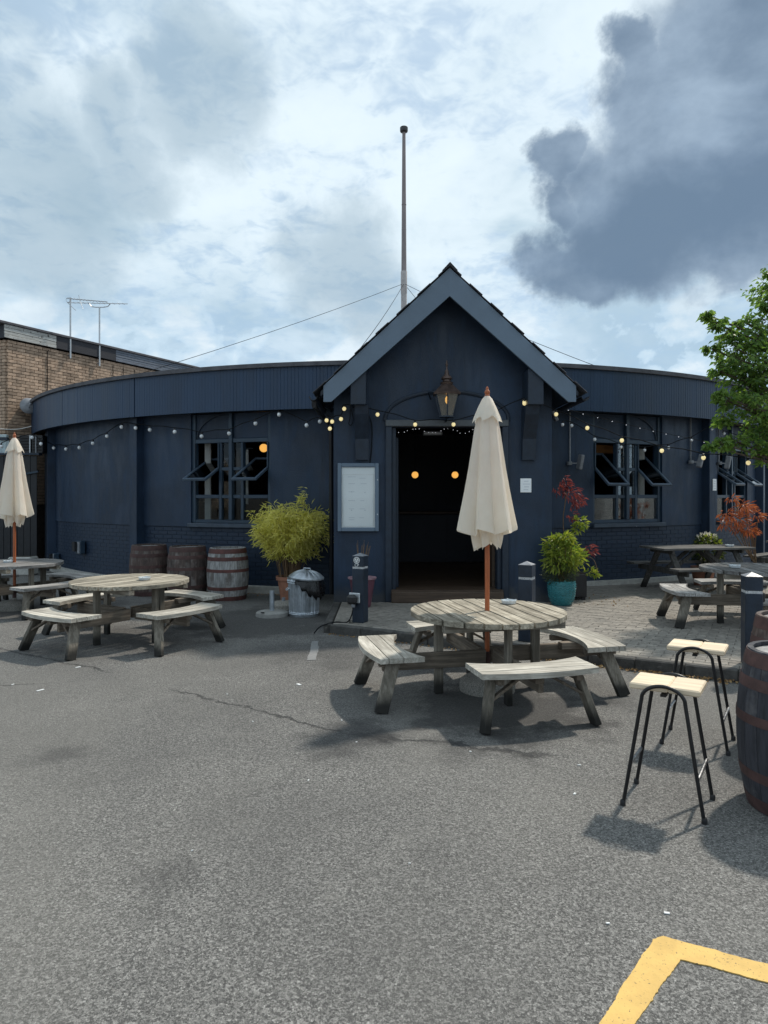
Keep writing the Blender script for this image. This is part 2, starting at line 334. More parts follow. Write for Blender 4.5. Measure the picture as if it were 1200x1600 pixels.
def asphalt_mat():
    m, N, b = new_mat('asphalt')
    geo = N.n.new('ShaderNodeNewGeometry'); p = geo.outputs['Position']
    vo = N.n.new('ShaderNodeTexVoronoi'); N.l.new(p, vo.inputs['Vector']); vo.inputs['Scale'].default_value = 120
    stone = N.sep(vo.outputs['Color'])[0]
    vo2 = N.n.new('ShaderNodeTexVoronoi'); N.l.new(p, vo2.inputs['Vector']); vo2.inputs['Scale'].default_value = 300
    stone2 = N.sep(vo2.outputs['Color'])[1]
    big = N.noise(p, 0.55, 6, 0.6, 0.4); mid = N.noise(p, 2.3, 6, 0.65, 0.3)
    f = N.noise(p, 60, 4, 0.7)
    sp = N.math('ADD', N.math('MULTIPLY', stone, 0.55), N.math('MULTIPLY', stone2, 0.45))
    col = N.mix(N.ramp(sp, 0.22, 0.92, smooth=False), (0.060, 0.059, 0.057), (0.345, 0.336, 0.318))
    col = N.mix(N.ramp(sp, 0.82, 0.95), col, (0.44, 0.43, 0.41))
    col = N.mix(N.math('MULTIPLY', N.ramp(f, 0.52, 0.36), 0.60), col, (0.042, 0.041, 0.040))
    col = N.mix(N.math('MULTIPLY', N.ramp(big, 0.40, 0.62), 0.36), col, (0.088, 0.086, 0.083))
    col = N.mix(N.math('MULTIPLY', N.ramp(N.noise(N.mapping(p, (1, 0.45, 1)), 0.33, 4, 0.6), 0.42, 0.60), 0.30), col, (0.235, 0.225, 0.203))
    col = N.mix(N.math('MULTIPLY', N.ramp(N.noise(p, 7.0, 3, 0.5), 0.70, 0.78), 0.55), col, (0.045, 0.044, 0.043))
    col = N.mix(N.math('MULTIPLY', N.ramp(mid, 0.56, 0.74), 0.35), col, (0.24, 0.232, 0.215))
    xy = N.sep(p)
    # damp-looking stains round the tables, oil spots, darker patches by the frontage, ragged edged
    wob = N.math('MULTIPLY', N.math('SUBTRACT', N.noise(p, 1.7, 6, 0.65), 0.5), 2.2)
    def dark_patch(cx, cy, r, amt):
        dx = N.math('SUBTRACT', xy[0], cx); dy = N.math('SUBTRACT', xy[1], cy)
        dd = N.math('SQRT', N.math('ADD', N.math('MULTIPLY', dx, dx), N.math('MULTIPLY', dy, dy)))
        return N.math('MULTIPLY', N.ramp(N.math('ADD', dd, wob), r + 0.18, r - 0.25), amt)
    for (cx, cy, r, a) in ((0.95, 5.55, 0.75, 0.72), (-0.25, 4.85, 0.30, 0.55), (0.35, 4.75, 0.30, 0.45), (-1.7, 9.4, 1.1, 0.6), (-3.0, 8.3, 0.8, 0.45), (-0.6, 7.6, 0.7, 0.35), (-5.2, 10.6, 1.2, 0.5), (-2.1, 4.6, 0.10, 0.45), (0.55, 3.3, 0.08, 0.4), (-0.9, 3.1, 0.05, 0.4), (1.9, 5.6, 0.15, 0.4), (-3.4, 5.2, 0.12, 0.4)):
        col = N.mix(dark_patch(cx, cy, r, a), col, (0.040, 0.039, 0.040))
    # one long ragged crack
    def crack(x0, y0, x1, y1, wid, amp, amt):
        L = math.hypot(x1 - x0, y1 - y0); ux, uy = (x1 - x0) / L, (y1 - y0) / L
        ax = N.math('SUBTRACT', xy[0], x0); ay = N.math('SUBTRACT', xy[1], y0)
        t = N.math('ADD', N.math('MULTIPLY', ax, ux), N.math('MULTIPLY', ay, uy))
        s = N.math('ADD', N.math('MULTIPLY', ax, -uy), N.math('MULTIPLY', ay, ux))
        s = N.math('ADD', s, N.math('MULTIPLY', N.math('SUBTRACT', n_edge, 0.5), amp))
        w = N.ramp(N.math('ABSOLUTE', s), wid * 2.0, wid * 0.3)
        on = N.math('MULTIPLY', N.ramp(t, -0.1, 0.3), N.ramp(t, L + 0.1, L - 0.3))
        br = n_brk
        return N.math('MULTIPLY', N.math('MULTIPLY', w, on), N.math('MULTIPLY', br, amt))
    n_edge = N.noise(p, 2.6, 6, 0.75); n_brk = N.ramp(N.noise(p, 1.9, 4, 0.7), 0.36, 0.50)
    cr = None
    for a in ((-4.6, 7.9, -2.6, 6.65, 0.013, 0.30, 0.7), (-1.9, 6.1, -0.2, 4.9, 0.013, 0.34, 0.7), (-4.4, 6.0, -3.0, 6.3, 0.008, 0.2, 0.7), (-0.3, 4.95, 1.2, 4.5, 0.03, 0.6, 0.7)):
        k = crack(*a); cr = k if cr is None else N.math('MAXIMUM', cr, k)
    col = N.mix(cr, col, (0.024, 0.024, 0.025))
    N.l.new(col, b.inputs['Base Color'])
    b.inputs['Roughness'].default_value = 0.82; b.inputs['Specular IOR Level'].default_value = 0.35
    bp = N.n.new('ShaderNodeBump'); bp.inputs['Strength'].default_value = 0.9; bp.inputs['Distance'].default_value = 0.009
    h = N.math('SUBTRACT', N.math('ADD', sp, N.math('MULTIPLY', f, 0.8)), N.math('MULTIPLY', cr, 2.0))
    N.l.new(h, bp.inputs['Height']); N.l.new(bp.outputs[0], b.inputs['Normal'])
    return m
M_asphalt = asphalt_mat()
def paint_mat(name, c, worn):
    m, N, b = new_mat(name)
    geo = N.n.new('ShaderNodeNewGeometry'); p = geo.outputs['Position']
    n = N.noise(p, 90, 4, 0.7); n2 = N.noise(p, 8, 5, 0.6)
    col = N.mix(N.ramp(n2, 0.3, 0.7), sc3(c, 0.88), sc3(c, 1.08))
    col = N.mix(N.ramp(n, worn, worn + 0.05), col, (0.06, 0.055, 0.045))
    N.l.new(col, b.inputs['Base Color']); b.inputs['Roughness'].default_value = 0.7
    bp = N.n.new('ShaderNodeBump'); bp.inputs['Strength'].default_value = 0.5; bp.inputs['Distance'].default_value = 0.004
    N.l.new(N.noise(p, 70, 3, 0.6), bp.inputs['Height']); N.l.new(bp.outputs[0], b.inputs['Normal'])
    return m
M_yellow = paint_mat('yellow_road_paint', (0.60, 0.385, 0.11), 0.615)
M_oldpaint = paint_mat('faded_grey_paint', (0.20, 0.20, 0.20), 0.60)
M_paver = pm('block_paver', (0.235, 0.215, 0.188), 0.88, 0.3, 16, bump=0.6, bscale=80, rand=0.16, spots=(0.17, 0.158, 0.142), spot_scale=4, spot_amt=(0.54, 0.74))
M_bed = pm('paver_bedding', (0.11, 0.10, 0.085), 0.95, 0.3, 20, bump=0.5)
M_kerb = pm('dark_concrete_kerb', (0.065, 0.062, 0.058), 0.9, 0.35, 12, bump=0.6, bscale=50, spots=(0.13, 0.125, 0.115), spot_scale=9)

# ------------------------------------------------------------------ mesh helpers
class MB:
    def __init__(s): s.v = []; s.f = []
    def add(s, vs, fs):
        k = len(s.v); s.v.extend([tuple(x) for x in vs]); s.f.extend([tuple(i + k for i in f) for f in fs]); return s
    def box(s, c, size, rot=None, bev=0.0):
        hx, hy, hz = size[0] / 2, size[1] / 2, size[2] / 2
        if bev > 0:
            b = min(bev, hx * .9, hy * .9, hz * .9)
            vs, idx = [], {}
            for sx in (-1, 1):
                for sy in (-1, 1):
                    for sz in (-1, 1):
                        for ax in range(3):
                            p = [sx * (hx - b), sy * (hy - b), sz * (hz - b)]
                            p[ax] = (sx * hx, sy * hy, sz * hz)[ax]
                            idx[(sx, sy, sz, ax)] = len(vs); vs.append(Vector(p))
            fs = []
            def ordq(keys, nrm):
                pts = [vs[idx[k]] for k in keys]; cc = sum(pts, Vector()) / len(pts)
                n = Vector(nrm); u = (pts[0] - cc).normalized(); w = n.cross(u)
                o = sorted(range(len(keys)), key=lambda i: math.atan2((pts[i] - cc).dot(w), (pts[i] - cc).dot(u)))
                fs.append(tuple(idx[keys[i]] for i in o))
            for ax in range(3):
                a1, a2 = [a for a in range(3) if a != ax]
                for sg in (-1, 1):
                    ks = []
                    for i in (-1, 1):
                        for j in (-1, 1):
                            t = [0, 0, 0]; t[ax] = sg; t[a1] = i; t[a2] = j; ks.append((*t, ax))
                    n = [0, 0, 0]; n[ax] = sg; ordq(ks, n)
                for i in (-1, 1):
                    for j in (-1, 1):
                        ks = []
                        for sg in (-1, 1):
                            t = [0, 0, 0]; t[ax] = sg; t[a1] = i; t[a2] = j
                            ks += [(*t, a1), (*t, a2)]
                        n = [0, 0, 0]; n[a1] = i; n[a2] = j; ordq(ks, Vector(n).normalized())
            for sx in (-1, 1):
                for sy in (-1, 1):
                    for sz in (-1, 1):
                        ordq([(sx, sy, sz, a) for a in range(3)], Vector((sx, sy, sz)).normalized())
        else:
            vs = [Vector((x * hx, y * hy, z * hz)) for x in (-1, 1) for y in (-1, 1) for z in (-1, 1)]
            fs = [(0, 1, 3, 2), (4, 6, 7, 5), (0, 4, 5, 1), (2, 3, 7, 6), (0, 2, 6, 4), (1, 5, 7, 3)]
        m = rot if rot is not None else Matrix.Identity(3)
        return s.add([m @ v + Vector(c) for v in vs], fs)
    def bar(s, a, b, w, h, up=(0, 0, 1), bev=0.0):
        a, b = Vector(a), Vector(b); d = b - a; L = d.length; x = d.normalized()
        y = Vector(up).cross(x)
        if y.length < 1e-4: y = Vector((0, 1, 0)).cross(x)
        y.normalize(); z = x.cross(y)
        return s.box((a + b) / 2, (L, w, h), Matrix((x, y, z)).transposed(), bev)
    def tube(s, pts, r, n=8, cap=True, closed=False):
        pts = [Vector(p) for p in pts]; rs = r if isinstance(r, (list, tuple)) else [r] * len(pts)
        k = len(s.v); m = len(pts); ref = None
        for i, p in enumerate(pts):
            if closed: d = pts[(i + 1) % m] - pts[i - 1]
            else: d = pts[min(i + 1, m - 1)] - pts[max(i - 1, 0)]
            d.normalize()
            if ref is None: ref = Vector((0, 0, 1)) if abs(d.z) < .9 else Vector((1, 0, 0))
            u = (ref - d * ref.dot(d)); u.normalize(); w = d.cross(u); ref = u
            for j in range(n):
                a = 2 * math.pi * j / n
                s.v.append(tuple(p + (u * math.cos(a) + w * math.sin(a)) * rs[i]))
        for i in range(m if closed else m - 1):
            i2 = (i + 1) % m
            for j in range(n):
                s.f.append((k + i * n + j, k + i * n + (j + 1) % n, k + i2 * n + (j + 1) % n, k + i2 * n + j))
        if cap and not closed:
            s.f.append(tuple(k + j for j in range(n))[::-1]); s.f.append(tuple(k + (m - 1) * n + j for j in range(n)))
        return s
    def lathe(s, prof, n=24, c=(0, 0, 0), a0=0.0, a1=2 * math.pi, rf=None, cap=False):
        k = len(s.v); full = abs(a1 - a0 - 2 * math.pi) < 1e-6; nn = n if full else n + 1
        for i, (r, z) in enumerate(prof):
            for j in range(nn):
                a = a0 + (a1 - a0) * j / n
                rr = r if rf is None else r * rf(a, i / (len(prof) - 1))
                s.v.append((c[0] + rr * math.cos(a), c[1] + rr * math.sin(a), c[2] + z))
        for i in range(len(prof) - 1):
            for j in range(n):
                j2 = (j + 1) % nn
                s.f.append((k + i * nn + j, k + i * nn + j2, k + (i + 1) * nn + j2, k + (i + 1) * nn + j))
        if cap:
            s.f.append(tuple(k + j for j in range(nn))[::-1]); q = k + (len(prof) - 1) * nn
            s.f.append(tuple(q + j for j in range(nn)))
        return s
    def sphere(s, c, r, n=12, m=8, sz=1.0):
        prof = [(max(1e-4, r * math.sin(math.pi * i / m)), -r * sz * math.cos(math.pi * i / m)) for i in range(m + 1)]
        return s.lathe(prof, n, c)
    def prism(s, poly, lo, hi, axis='z'):
        n = len(poly)
        def pt(p, t): return (p[0], p[1], t) if axis == 'z' else ((p[0], t, p[1]) if axis == 'y' else (t, p[0], p[1]))
        return s.add([pt(p, lo) for p in poly] + [pt(p, hi) for p in poly],
                     [tuple(range(n))[::-1], tuple(range(n, 2 * n))] + [(i, (i + 1) % n, n + (i + 1) % n, n + i) for i in range(n)])
    def mesh(s, name, mat, smooth=None):
        me = bpy.data.meshes.new(name); me.from_pydata(s.v, [], s.f)
        bm = bmesh.new(); bm.from_mesh(me); bmesh.ops.recalc_face_normals(bm, faces=bm.faces); bm.to_mesh(me); bm.free()
        if mat: me.materials.append(mat)
        if smooth is not None:
            me.polygons.foreach_set('use_smooth', [True] * len(me.polygons)); me.set_sharp_from_angle(angle=R(smooth))
        return me
    def build(s, name, mat, parent=None, smooth=None, loc=None, rot=None):
        o = bpy.data.objects.new(name, s.mesh(name, mat, smooth)); COL.objects.link(o)
        if parent: o.parent = parent
        if loc is not None: o.location = loc
        if rot is not None: o.rotation_euler = rot
        return o
def inst(name, me, parent=None, loc=(0, 0, 0), rot=(0, 0, 0), scale=None):
    o = bpy.data.objects.new(name, me); COL.objects.link(o); o.parent = parent; o.location = loc; o.rotation_euler = rot
    if scale: o.scale = scale
    return o
def empty(name, loc=(0, 0, 0), rz=0.0):
    o = bpy.data.objects.new(name, None); COL.objects.link(o); o.location = loc; o.rotation_euler = (0, 0, rz); o.empty_display_size = 0.2
    return o
def tag(o, label=None, cat=None, group=None, kind=None):
    for k, v in (('label', label), ('category', cat), ('group', group), ('kind', kind)):
        if v: o[k] = v
    return o
KIDS = {}
def copy_tree(o, parent=None):
    c = o.copy(); COL.objects.link(c)
    if parent: c.parent = parent
    for ch in list(o.children): copy_tree(ch, c)
    return c
def sag(a, b, drop, n=10):
    a, b = Vector(a), Vector(b)
    return [a.lerp(b, i / n) - Vector((0, 0, 4 * drop * (i / n) * (1 - i / n))) for i in range(n + 1)]
def smooth_path(pts, k=6):
    """Catmull-Rom through the points"""
    P = [Vector(p) for p in pts]; P = [P[0] * 2 - P[1]] + P + [P[-1] * 2 - P[-2]]; out = []
    for i in range(1, len(P) - 2):
        for j in range(k):
            t = j / k; a, b, c, d = P[i - 1], P[i], P[i + 1], P[i + 2]
            out.append(0.5 * ((2 * b) + (c - a) * t + (2 * a - 5 * b + 4 * c - d) * t * t + (3 * b - a - 3 * c + d) * t ** 3))
    out.append(P[-2]); return out
def leaves(name, mat, parent, pos, dirs, length, width, fold=0.25, lenvar=0.35):
    """many small folded leaves as one mesh"""
    pos = np.asarray(pos, float); dirs = np.asarray(dirs, float); n = len(pos)
    dirs = dirs / (np.linalg.norm(dirs, axis=1, keepdims=True) + 1e-9)
    up = RNG.normal(size=(n, 3)); up[:, 2] += 1.0
    side = np.cross(dirs, up); side /= (np.linalg.norm(side, axis=1, keepdims=True) + 1e-9)
    nrm = np.cross(side, dirs)
    L = length * (1 + lenvar * RNG.uniform(-1, 1, (n, 1))); W = width * (1 + 0.3 * RNG.uniform(-1, 1, (n, 1)))
    mid = pos + dirs * L * 0.45
    v = np.empty((n, 4, 3)); v[:, 0] = pos; v[:, 1] = mid + side * W / 2 + nrm * W * fold
    v[:, 2] = pos + dirs * L - nrm * L * 0.15; v[:, 3] = mid - side * W / 2 + nrm * W * fold
    k = np.arange(n)[:, None] * 4
    f = np.concatenate([k + np.array([[0, 1, 2]]), k + np.array([[0, 2, 3]])])
    me = bpy.data.meshes.new(name); me.from_pydata(v.reshape(-1, 3).tolist(), [], f.tolist()); me.materials.append(mat)
    o = bpy.data.objects.new(name, me); COL.objects.link(o); o.parent = parent
    return o

PAVE = 0.11
CX, CY, RW, RF = 0.5, 21.85, 10.05, 10.40
def rnd_pt(phi, r, z=0.0): return Vector((CX + r * math.sin(phi), CY - r * math.cos(phi), z))
def phi_of_px(px, r):
    u = (px - 600) / FPX                    # ray (u,1): nearest crossing of the circle
    a = u * u + 1; b = -2 * (u * CX + CY); c = CX * CX + CY * CY - r * r
    disc = max(0.0, b * b - 4 * a * c)
    D = (-b - math.sqrt(disc)) / (2 * a)
    return math.atan2(u * D - CX, CY - D), D

# ------------------------------------------------------------------ ground
mb = MB(); mb.add([(-600, -600, 0), (600, -600, 0), (600, 600, 0), (-600, 600, 0)], [(0, 1, 2, 3)])
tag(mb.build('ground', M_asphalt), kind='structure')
# raised paved terrace in front of the pub
KA, KB = Vector((-0.67, 8.54)), Vector((3.23, 6.29)); kd = (KB - KA).normalized(); kn = Vector((-kd.y, kd.x))   # kn points to the building
def kp(s, t): p = KA + kd * s + kn * t; return p
e0 = kp(0.0, 0.10); e1 = kp(14.0, 0.10)
poly = [(e0.x, e0.y), (e1.x, e1.y), (16.0, 22.0), (-0.75, 22.0)]
terr = MB().prism(poly, 0.0, PAVE - 0.012).build('terrace', M_bed); tag(terr, kind='structure')
pav_me = MB().box((0, 0, 0), (0.196, 0.096, 0.03), bev=0.006).mesh('paver', M_paver)
cells = []
def on_terrace(p): return p.x > -0.72 and (p - KA).dot(kn) > 0.10
for j in range(0, 72):
    for i in range(-60, 80):
        s = (i + (0.5 if j % 2 else 0.0)) * 0.2; t = 0.155 + j * 0.1
        p = kp(s, t)
        if p.x < -0.44 or p.x > 8.6 or p.y > 14.6 or p.y < 3.5: continue
        rr = math.hypot(p.x - CX, p.y - CY)
        if rr < RW + 0.02: continue
        if -0.80 < p.x < 2.60 and p.y > 10.36: continue
        px = 600 + p.x / p.y * FPX
        cells.append((p, abs(p.x / p.y) < 0.60, p.y))
vis = sorted([c for c in cells if c[1]], key=lambda c: c[2])[:300]
ids = set(id(c) for c in vis); ang = math.atan2(kd.y, kd.x)
pieces = MB()
for c in cells:
    dz = random.uniform(-0.0025, 0.0025); rz = ang + random.uniform(-0.012, 0.012)
    tilt = (random.uniform(-0.008, 0.008), random.uniform(-0.008, 0.008), rz)
    if id(c) in ids: inst('paver', pav_me, terr, (c[0].x, c[0].y, PAVE - 0.015 + dz), tilt)
    else: pieces.box((c[0].x, c[0].y, PAVE - 0.015 + dz), (0.194, 0.094, 0.03), Matrix.Rotation(rz, 3, 'Z'))
for i in range(18):
    y = 8.60 + i * 0.1
    if y < 10.36: pieces.box((-0.535, y, PAVE - 0.011), (0.196, 0.093, 0.03), Matrix.Rotation(random.uniform(-.015, .015), 3, 'Z'), bev=.005)
tag(pieces.build('paver_field', M_paver, terr), kind='stuff')
kerb_me = MB().box((0, 0, 0), (0.445, 0.10, PAVE + 0.03), bev=0.012).mesh('kerb_stone', M_kerb)
for i in range(26):
    p = kp(0.22 + i * 0.45, 0.05); inst('kerb_stone', kerb_me, terr, (p.x, p.y, PAVE / 2 - 0.013 + random.uniform(-.003, .003)), (0, 0, ang + random.uniform(-.006, .006)))
for i in range(4):
    inst('kerb_stone', kerb_me, terr, (-0.70, 8.80 + i * 0.45, PAVE / 2 - 0.013), (0, 0, R(90)))
# yellow bay marking with ragged edges
def ragged(p, q, n, amp=0.006):
    p, q = Vector(p[:2]), Vector(q[:2]); d = (q - p).normalized(); nn = Vector((-d.y, d.x))
    ph_ = [random.uniform(0, 6.28) for _ in range(3)]; L_ = (q - p).length
    return [tuple(p.lerp(q, i / n) + nn * (random.uniform(-amp, amp) * random.random() + amp * .9 * math.sin(9 * L_ * i / n + ph_[0]) + amp * .5 * math.sin(31 * L_ * i / n + ph_[1]))) for i in range(n)]
yo = [G(1021, 1470), G(1036, 1465), G(1290, 1531), G(1290, 1560), G(1063, 1501), G(995, 1600), G(940, 1690), G(880, 1690), G(936, 1600)]
pl = []
for i in range(len(yo)): pl += ragged(yo[i], yo[(i + 1) % len(yo)], max(2, int((yo[(i + 1) % len(yo)] - yo[i]).length / 0.012)), 0.0035)
tag(MB().prism(pl, 0.001, 0.005).build('yellow_bay_marking', M_yellow), kind='structure')
fp = [G(488, 1002), G(499, 1002), G(494, 1032), G(480, 1032)]
pl = []
for i in range(4): pl += ragged(fp[i], fp[(i + 1) % 4], 14, 0.006)
tag(MB().prism(pl, 0.001, 0.005).build('faded_line_marking', M_oldpaint), kind='structure')
# dead leaves along the kerb, flecks of litter on the tarmac
ps, ds = [], []
for i in range(420):
    s = 2.2 + random.random() ** 1.2 * 2.9; t = -abs(random.gauss(0, 0.055)) - 0.012; p = kp(s, t)
    ps.append((p.x, p.y, 0.008 + random.random() * 0.012)); a = random.uniform(0, 6.28); ds.append((math.cos(a), math.sin(a), random.uniform(-.1, .3)))
for i in range(90):
    s = random.uniform(0.0, 2.4); t = -abs(random.gauss(0, 0.05)) - 0.012; p = kp(s, t)
    ps.append((p.x, p.y, 0.006)); a = random.uniform(0, 6.28); ds.append((math.cos(a), math.sin(a), .1))
for i in range(170):
    ph = random.uniform(R(-30), R(-9)); q = rnd_pt(ph, RW + .13 + abs(random.gauss(0, .12)))
    ps.append((q.x, q.y, 0.006)); a = random.uniform(0, 6.28); ds.append((math.cos(a), math.sin(a), .12))
for i in range(60):
    ps.append((random.uniform(2.3, 3.6), random.uniform(9.9, 11.2), PAVE + .006)); a = random.uniform(0, 6.28); ds.append((math.cos(a), math.sin(a), .12))
tag(leaves('leaf_litter', L_litter, None, ps, ds, 0.035, 0.022), 'dry brown leaves gathered along the kerb and wall foot', 'leaf litter', kind='stuff')
mb = MB()
for (px, py, s) in ((122, 1043, .07), (63, 1079, .09), (467, 1070, .07), (20, 1070, .04), (395, 1128, .02), (534, 1126, .02), (557, 1160, .02), (735, 1175, .02), (898, 1241, .03), (905, 1196, .03), (950, 1444, .02), (1042, 1428, .03), (355, 1085, .02), (482, 1220, .02), (640, 1350, .015), (300, 1330, .015)):
    g = G(px, py); a = random.uniform(0, 6.3); m = Matrix.Rotation(a, 3, 'Z')
    mb.box((g.x, g.y, 0.004), (s * .7, s * random.uniform(.2, .4), 0.004), m)
tag(mb.build('litter', M_white), 'small white scraps of litter scattered on the tarmac', 'litter', kind='stuff')

# ------------------------------------------------------------------ the round pub building
pub = tag(empty('pub_building', (CX, CY, 0)), 'dark navy round single-storey pub with a gabled entrance porch', 'building')
pub.location = (0, 0, 0)
Z_SILL, Z_GLZ, Z_SOF, Z_TOP = 1.16, 2.70, 3.20, 3.88
WIN = [R(-19.0), R(23.4), R(43.0)]; WH = R(4.65)
def arc_block(mb, p0, p1, z0, z1, r_out, r_in, step=R(1.5)):
    n = max(1, int(round((p1 - p0) / step))); k = len(mb.v)
    for i in range(n + 1):
        a = p0 + (p1 - p0) * i / n
        for (r, z) in ((r_out, z0), (r_out, z1), (r_in, z1), (r_in, z0)): mb.v.append(tuple(rnd_pt(a, r, z)))
    for i in range(n):
        b = k + i * 4
        for j in range(4): mb.f.append((b + j, b + (j + 1) % 4, b + 4 + (j + 1) % 4, b + 4 + j))
    mb.f.append((k, k + 1, k + 2, k + 3)); e = k + n * 4; mb.f.append((e + 3, e + 2, e + 1, e))
DOOR0, DOOR1 = R(-5.4), R(10.2)
wall = MB(); edges = [R(-172)]
for w in WIN: pass
segs = [(R(-175), WIN[0] - WH), (WIN[0] + WH, DOOR0), (DOOR1, WIN[1] - WH), (WIN[1] + WH, WIN[2] - WH), (WIN[2] + WH, R(175))]
for a, b in segs: arc_block(wall, a, b, 1.14, 3.30, RW, RW - 0.22)
arc_block(wall, R(175), R(185), 0, 3.30, RW, RW - 0.22)
wallo = wall.build('wall', M_render, pub, 30)
pl = MB()
for a, b in ((R(-175), DOOR0), (DOOR1, R(175))): arc_block(pl, a, b, 0.0, 1.137, RW - 0.030, RW - 0.22)
plo = pl.build('plinth', M_mortarp, pub, 30)
# painted bricks of the plinth
CW, CH = 0.225, 0.075
bk_me = MB().box((0, 0.04, 0), (CW - 0.007, 0.08, CH - 0.009), bev=0.004).mesh('brick', M_brickp)
cand = []
dphi = CW / RW
for j in range(15):
    z = 0.0375 + j * CH + 0.003
    n0 = int(R(-75) / dphi); n1 = int(R(75) / dphi)
    for i in range(n0, n1):
        a = (i + (0.5 if j % 2 else 0)) * dphi
        if DOOR0 - dphi * .5 < a < DOOR1 + dphi * .5: continue
        if R(-3.2) + DOOR0 < a < DOOR0 or False: pass
        p = rnd_pt(a, RW - 0.022, z); px = 600 + p.x / p.y * FPX
        score = (0 if (60 < px < 515 or 880 < px < 1200) else 50) + p.y + (6 if (190 < px < 400 and z < .85) else 0)
        cand.append((score, a, p))
cand.sort(key=lambda c: c[0])
rest = MB()
for k, (sc_, a, p) in enumerate(cand):
    if k < 300: inst('brick', bk_me, plo, tuple(p), (0, 0, a))
    else: rest.box(p + Vector((-math.sin(a), math.cos(a), 0)) * 0.04, (CW - 0.007, 0.08, CH - 0.009), Matrix.Rotation(a, 3, 'Z'))
tag(rest.build('brick_courses', M_brickp, plo), kind='stuff')
# pale footing strip
ft = MB(); arc_block(ft, DOOR1 + R(1.5), R(70), PAVE - 0.02, PAVE + 0.075, RW + 0.11, RW - 0.03); ft.build('footing', M_creamstone, pub, 30)
ft = MB(); arc_block(ft, R(-70), DOOR0 - R(4), 0.0, 0.12, RW + 0.12, RW - 0.03); ft.build('footing', M_creamstone, pub, 30)
# pilasters
def local(phi, r, x, y, z): # point in the tangent frame (x right, y inward)
    return rnd_pt(phi, r) + Vector((math.cos(phi) * x - math.sin(phi) * y, math.sin(phi) * x + math.cos(phi) * y, z))
for ph, w in ((R(-31.0), 0.20), (R(-53.5), 0.24), (R(35.6), 0.22), (R(-53.5) + R(113), 0.22), (R(52.5), 0.2)):
    MB().box((0, 0, 0), (w, 0.26, 3.2), bev=0.008).build('pilaster', M_render, pub, loc=rnd_pt(ph, RW + 0.03, 1.6), rot=(0, 0, ph))
MB().tube([rnd_pt(R(-55.6), RW + 0.09, 0.0), rnd_pt(R(-55.6), RW + 0.09, 3.2)], 0.045, 10).build('downpipe', M_trimdark, pub, 40)
# soffit, roof, coping, fascia of vertical boards
so_ = MB(); arc_block(so_, R(-180), R(180), Z_SOF, Z_SOF + 0.03, RF - 0.012, RW - 0.25); so_.build('soffit', M_trimdark, pub, 30)
rf = MB()
for a in range(72): rf.v.append(tuple(rnd_pt(R(a * 5), RF - 0.03, Z_TOP - 0.04)))
for a in range(72): rf.v.append(tuple(rnd_pt(R(a * 5), RF - 0.03, Z_TOP - 0.14)))
rf.f += [tuple(range(72)), tuple(range(72, 144))] + [(i, (i + 1) % 72, 72 + (i + 1) % 72, 72 + i) for i in range(72)]
rf.build('roof', M_felt, pub)
cp = MB(); arc_block(cp, R(-180), R(180), Z_TOP, Z_TOP + 0.07, RF + 0.055, RF - 0.14); cp.build('coping', M_felt, pub, 30)
seams = [R(-150), R(-90), R(-75)] + [phi_of_px(p, RF)[0] for p in (56, 64, 97, 210)] + [R(-5.5), R(10.5)] + [phi_of_px(p, RF)[0] for p in (1119,)] + [R(47), R(62), R(90), R(150), R(210)]
for i in range(len(seams) - 1):
    a0, a1 = seams[i] + 0.0011, seams[i + 1] - 0.0011
    if i == 7: continue
    fine = seams[i] > R(-80) and seams[i + 1] < R(80)
    bw = (0.062 if fine else 0.4) / RF; nb = max(1, int((a1 - a0) / bw)); f = MB(); k = 0
    pts = []
    for j in range(nb):
        b0 = a0 + (a1 - a0) * j / nb; b1 = a0 + (a1 - a0) * (j + 1) / nb; g = 0.0045 / RF
        o = random.uniform(-0.0015, 0.0015); pts += [(b0, RF - 0.0035), (b0 + g, RF + o), (b1 - g, RF + o)]
    pts.append((a1, RF - 0.012))
    for (a, r) in pts:
        f.v += [tuple(rnd_pt(a, r, Z_SOF - 0.035)), tuple(rnd_pt(a, r, Z_TOP))]
    f.f += [(2 * j, 2 * j + 2, 2 * j + 3, 2 * j + 1) for j in range(len(pts) - 1)]
    m = len(pts)                                                            # give the panel its back and edges
    for (a, r) in pts: f.v += [tuple(rnd_pt(a, RF - 0.035, Z_SOF - 0.035)), tuple(rnd_pt(a, RF - 0.035, Z_TOP))]
    f.f += [(2 * m + 2 * j, 2 * m + 2 * j + 1, 2 * m + 2 * j + 3, 2 * m + 2 * j + 2) for j in range(m - 1)]
    f.f += [(2 * j, 2 * m + 2 * j, 2 * m + 2 * j + 2, 2 * j + 2) for j in range(m - 1)] + [(2 * j + 1, 2 * j + 3, 2 * m + 2 * j + 3, 2 * m + 2 * j + 1) for j in range(m - 1)]
    f.f += [(0, 1, 2 * m + 1, 2 * m), (2 * m - 2, 4 * m - 2, 4 * m - 1, 2 * m - 1)]
    f.build('fascia_panel', M_fascia, pub)
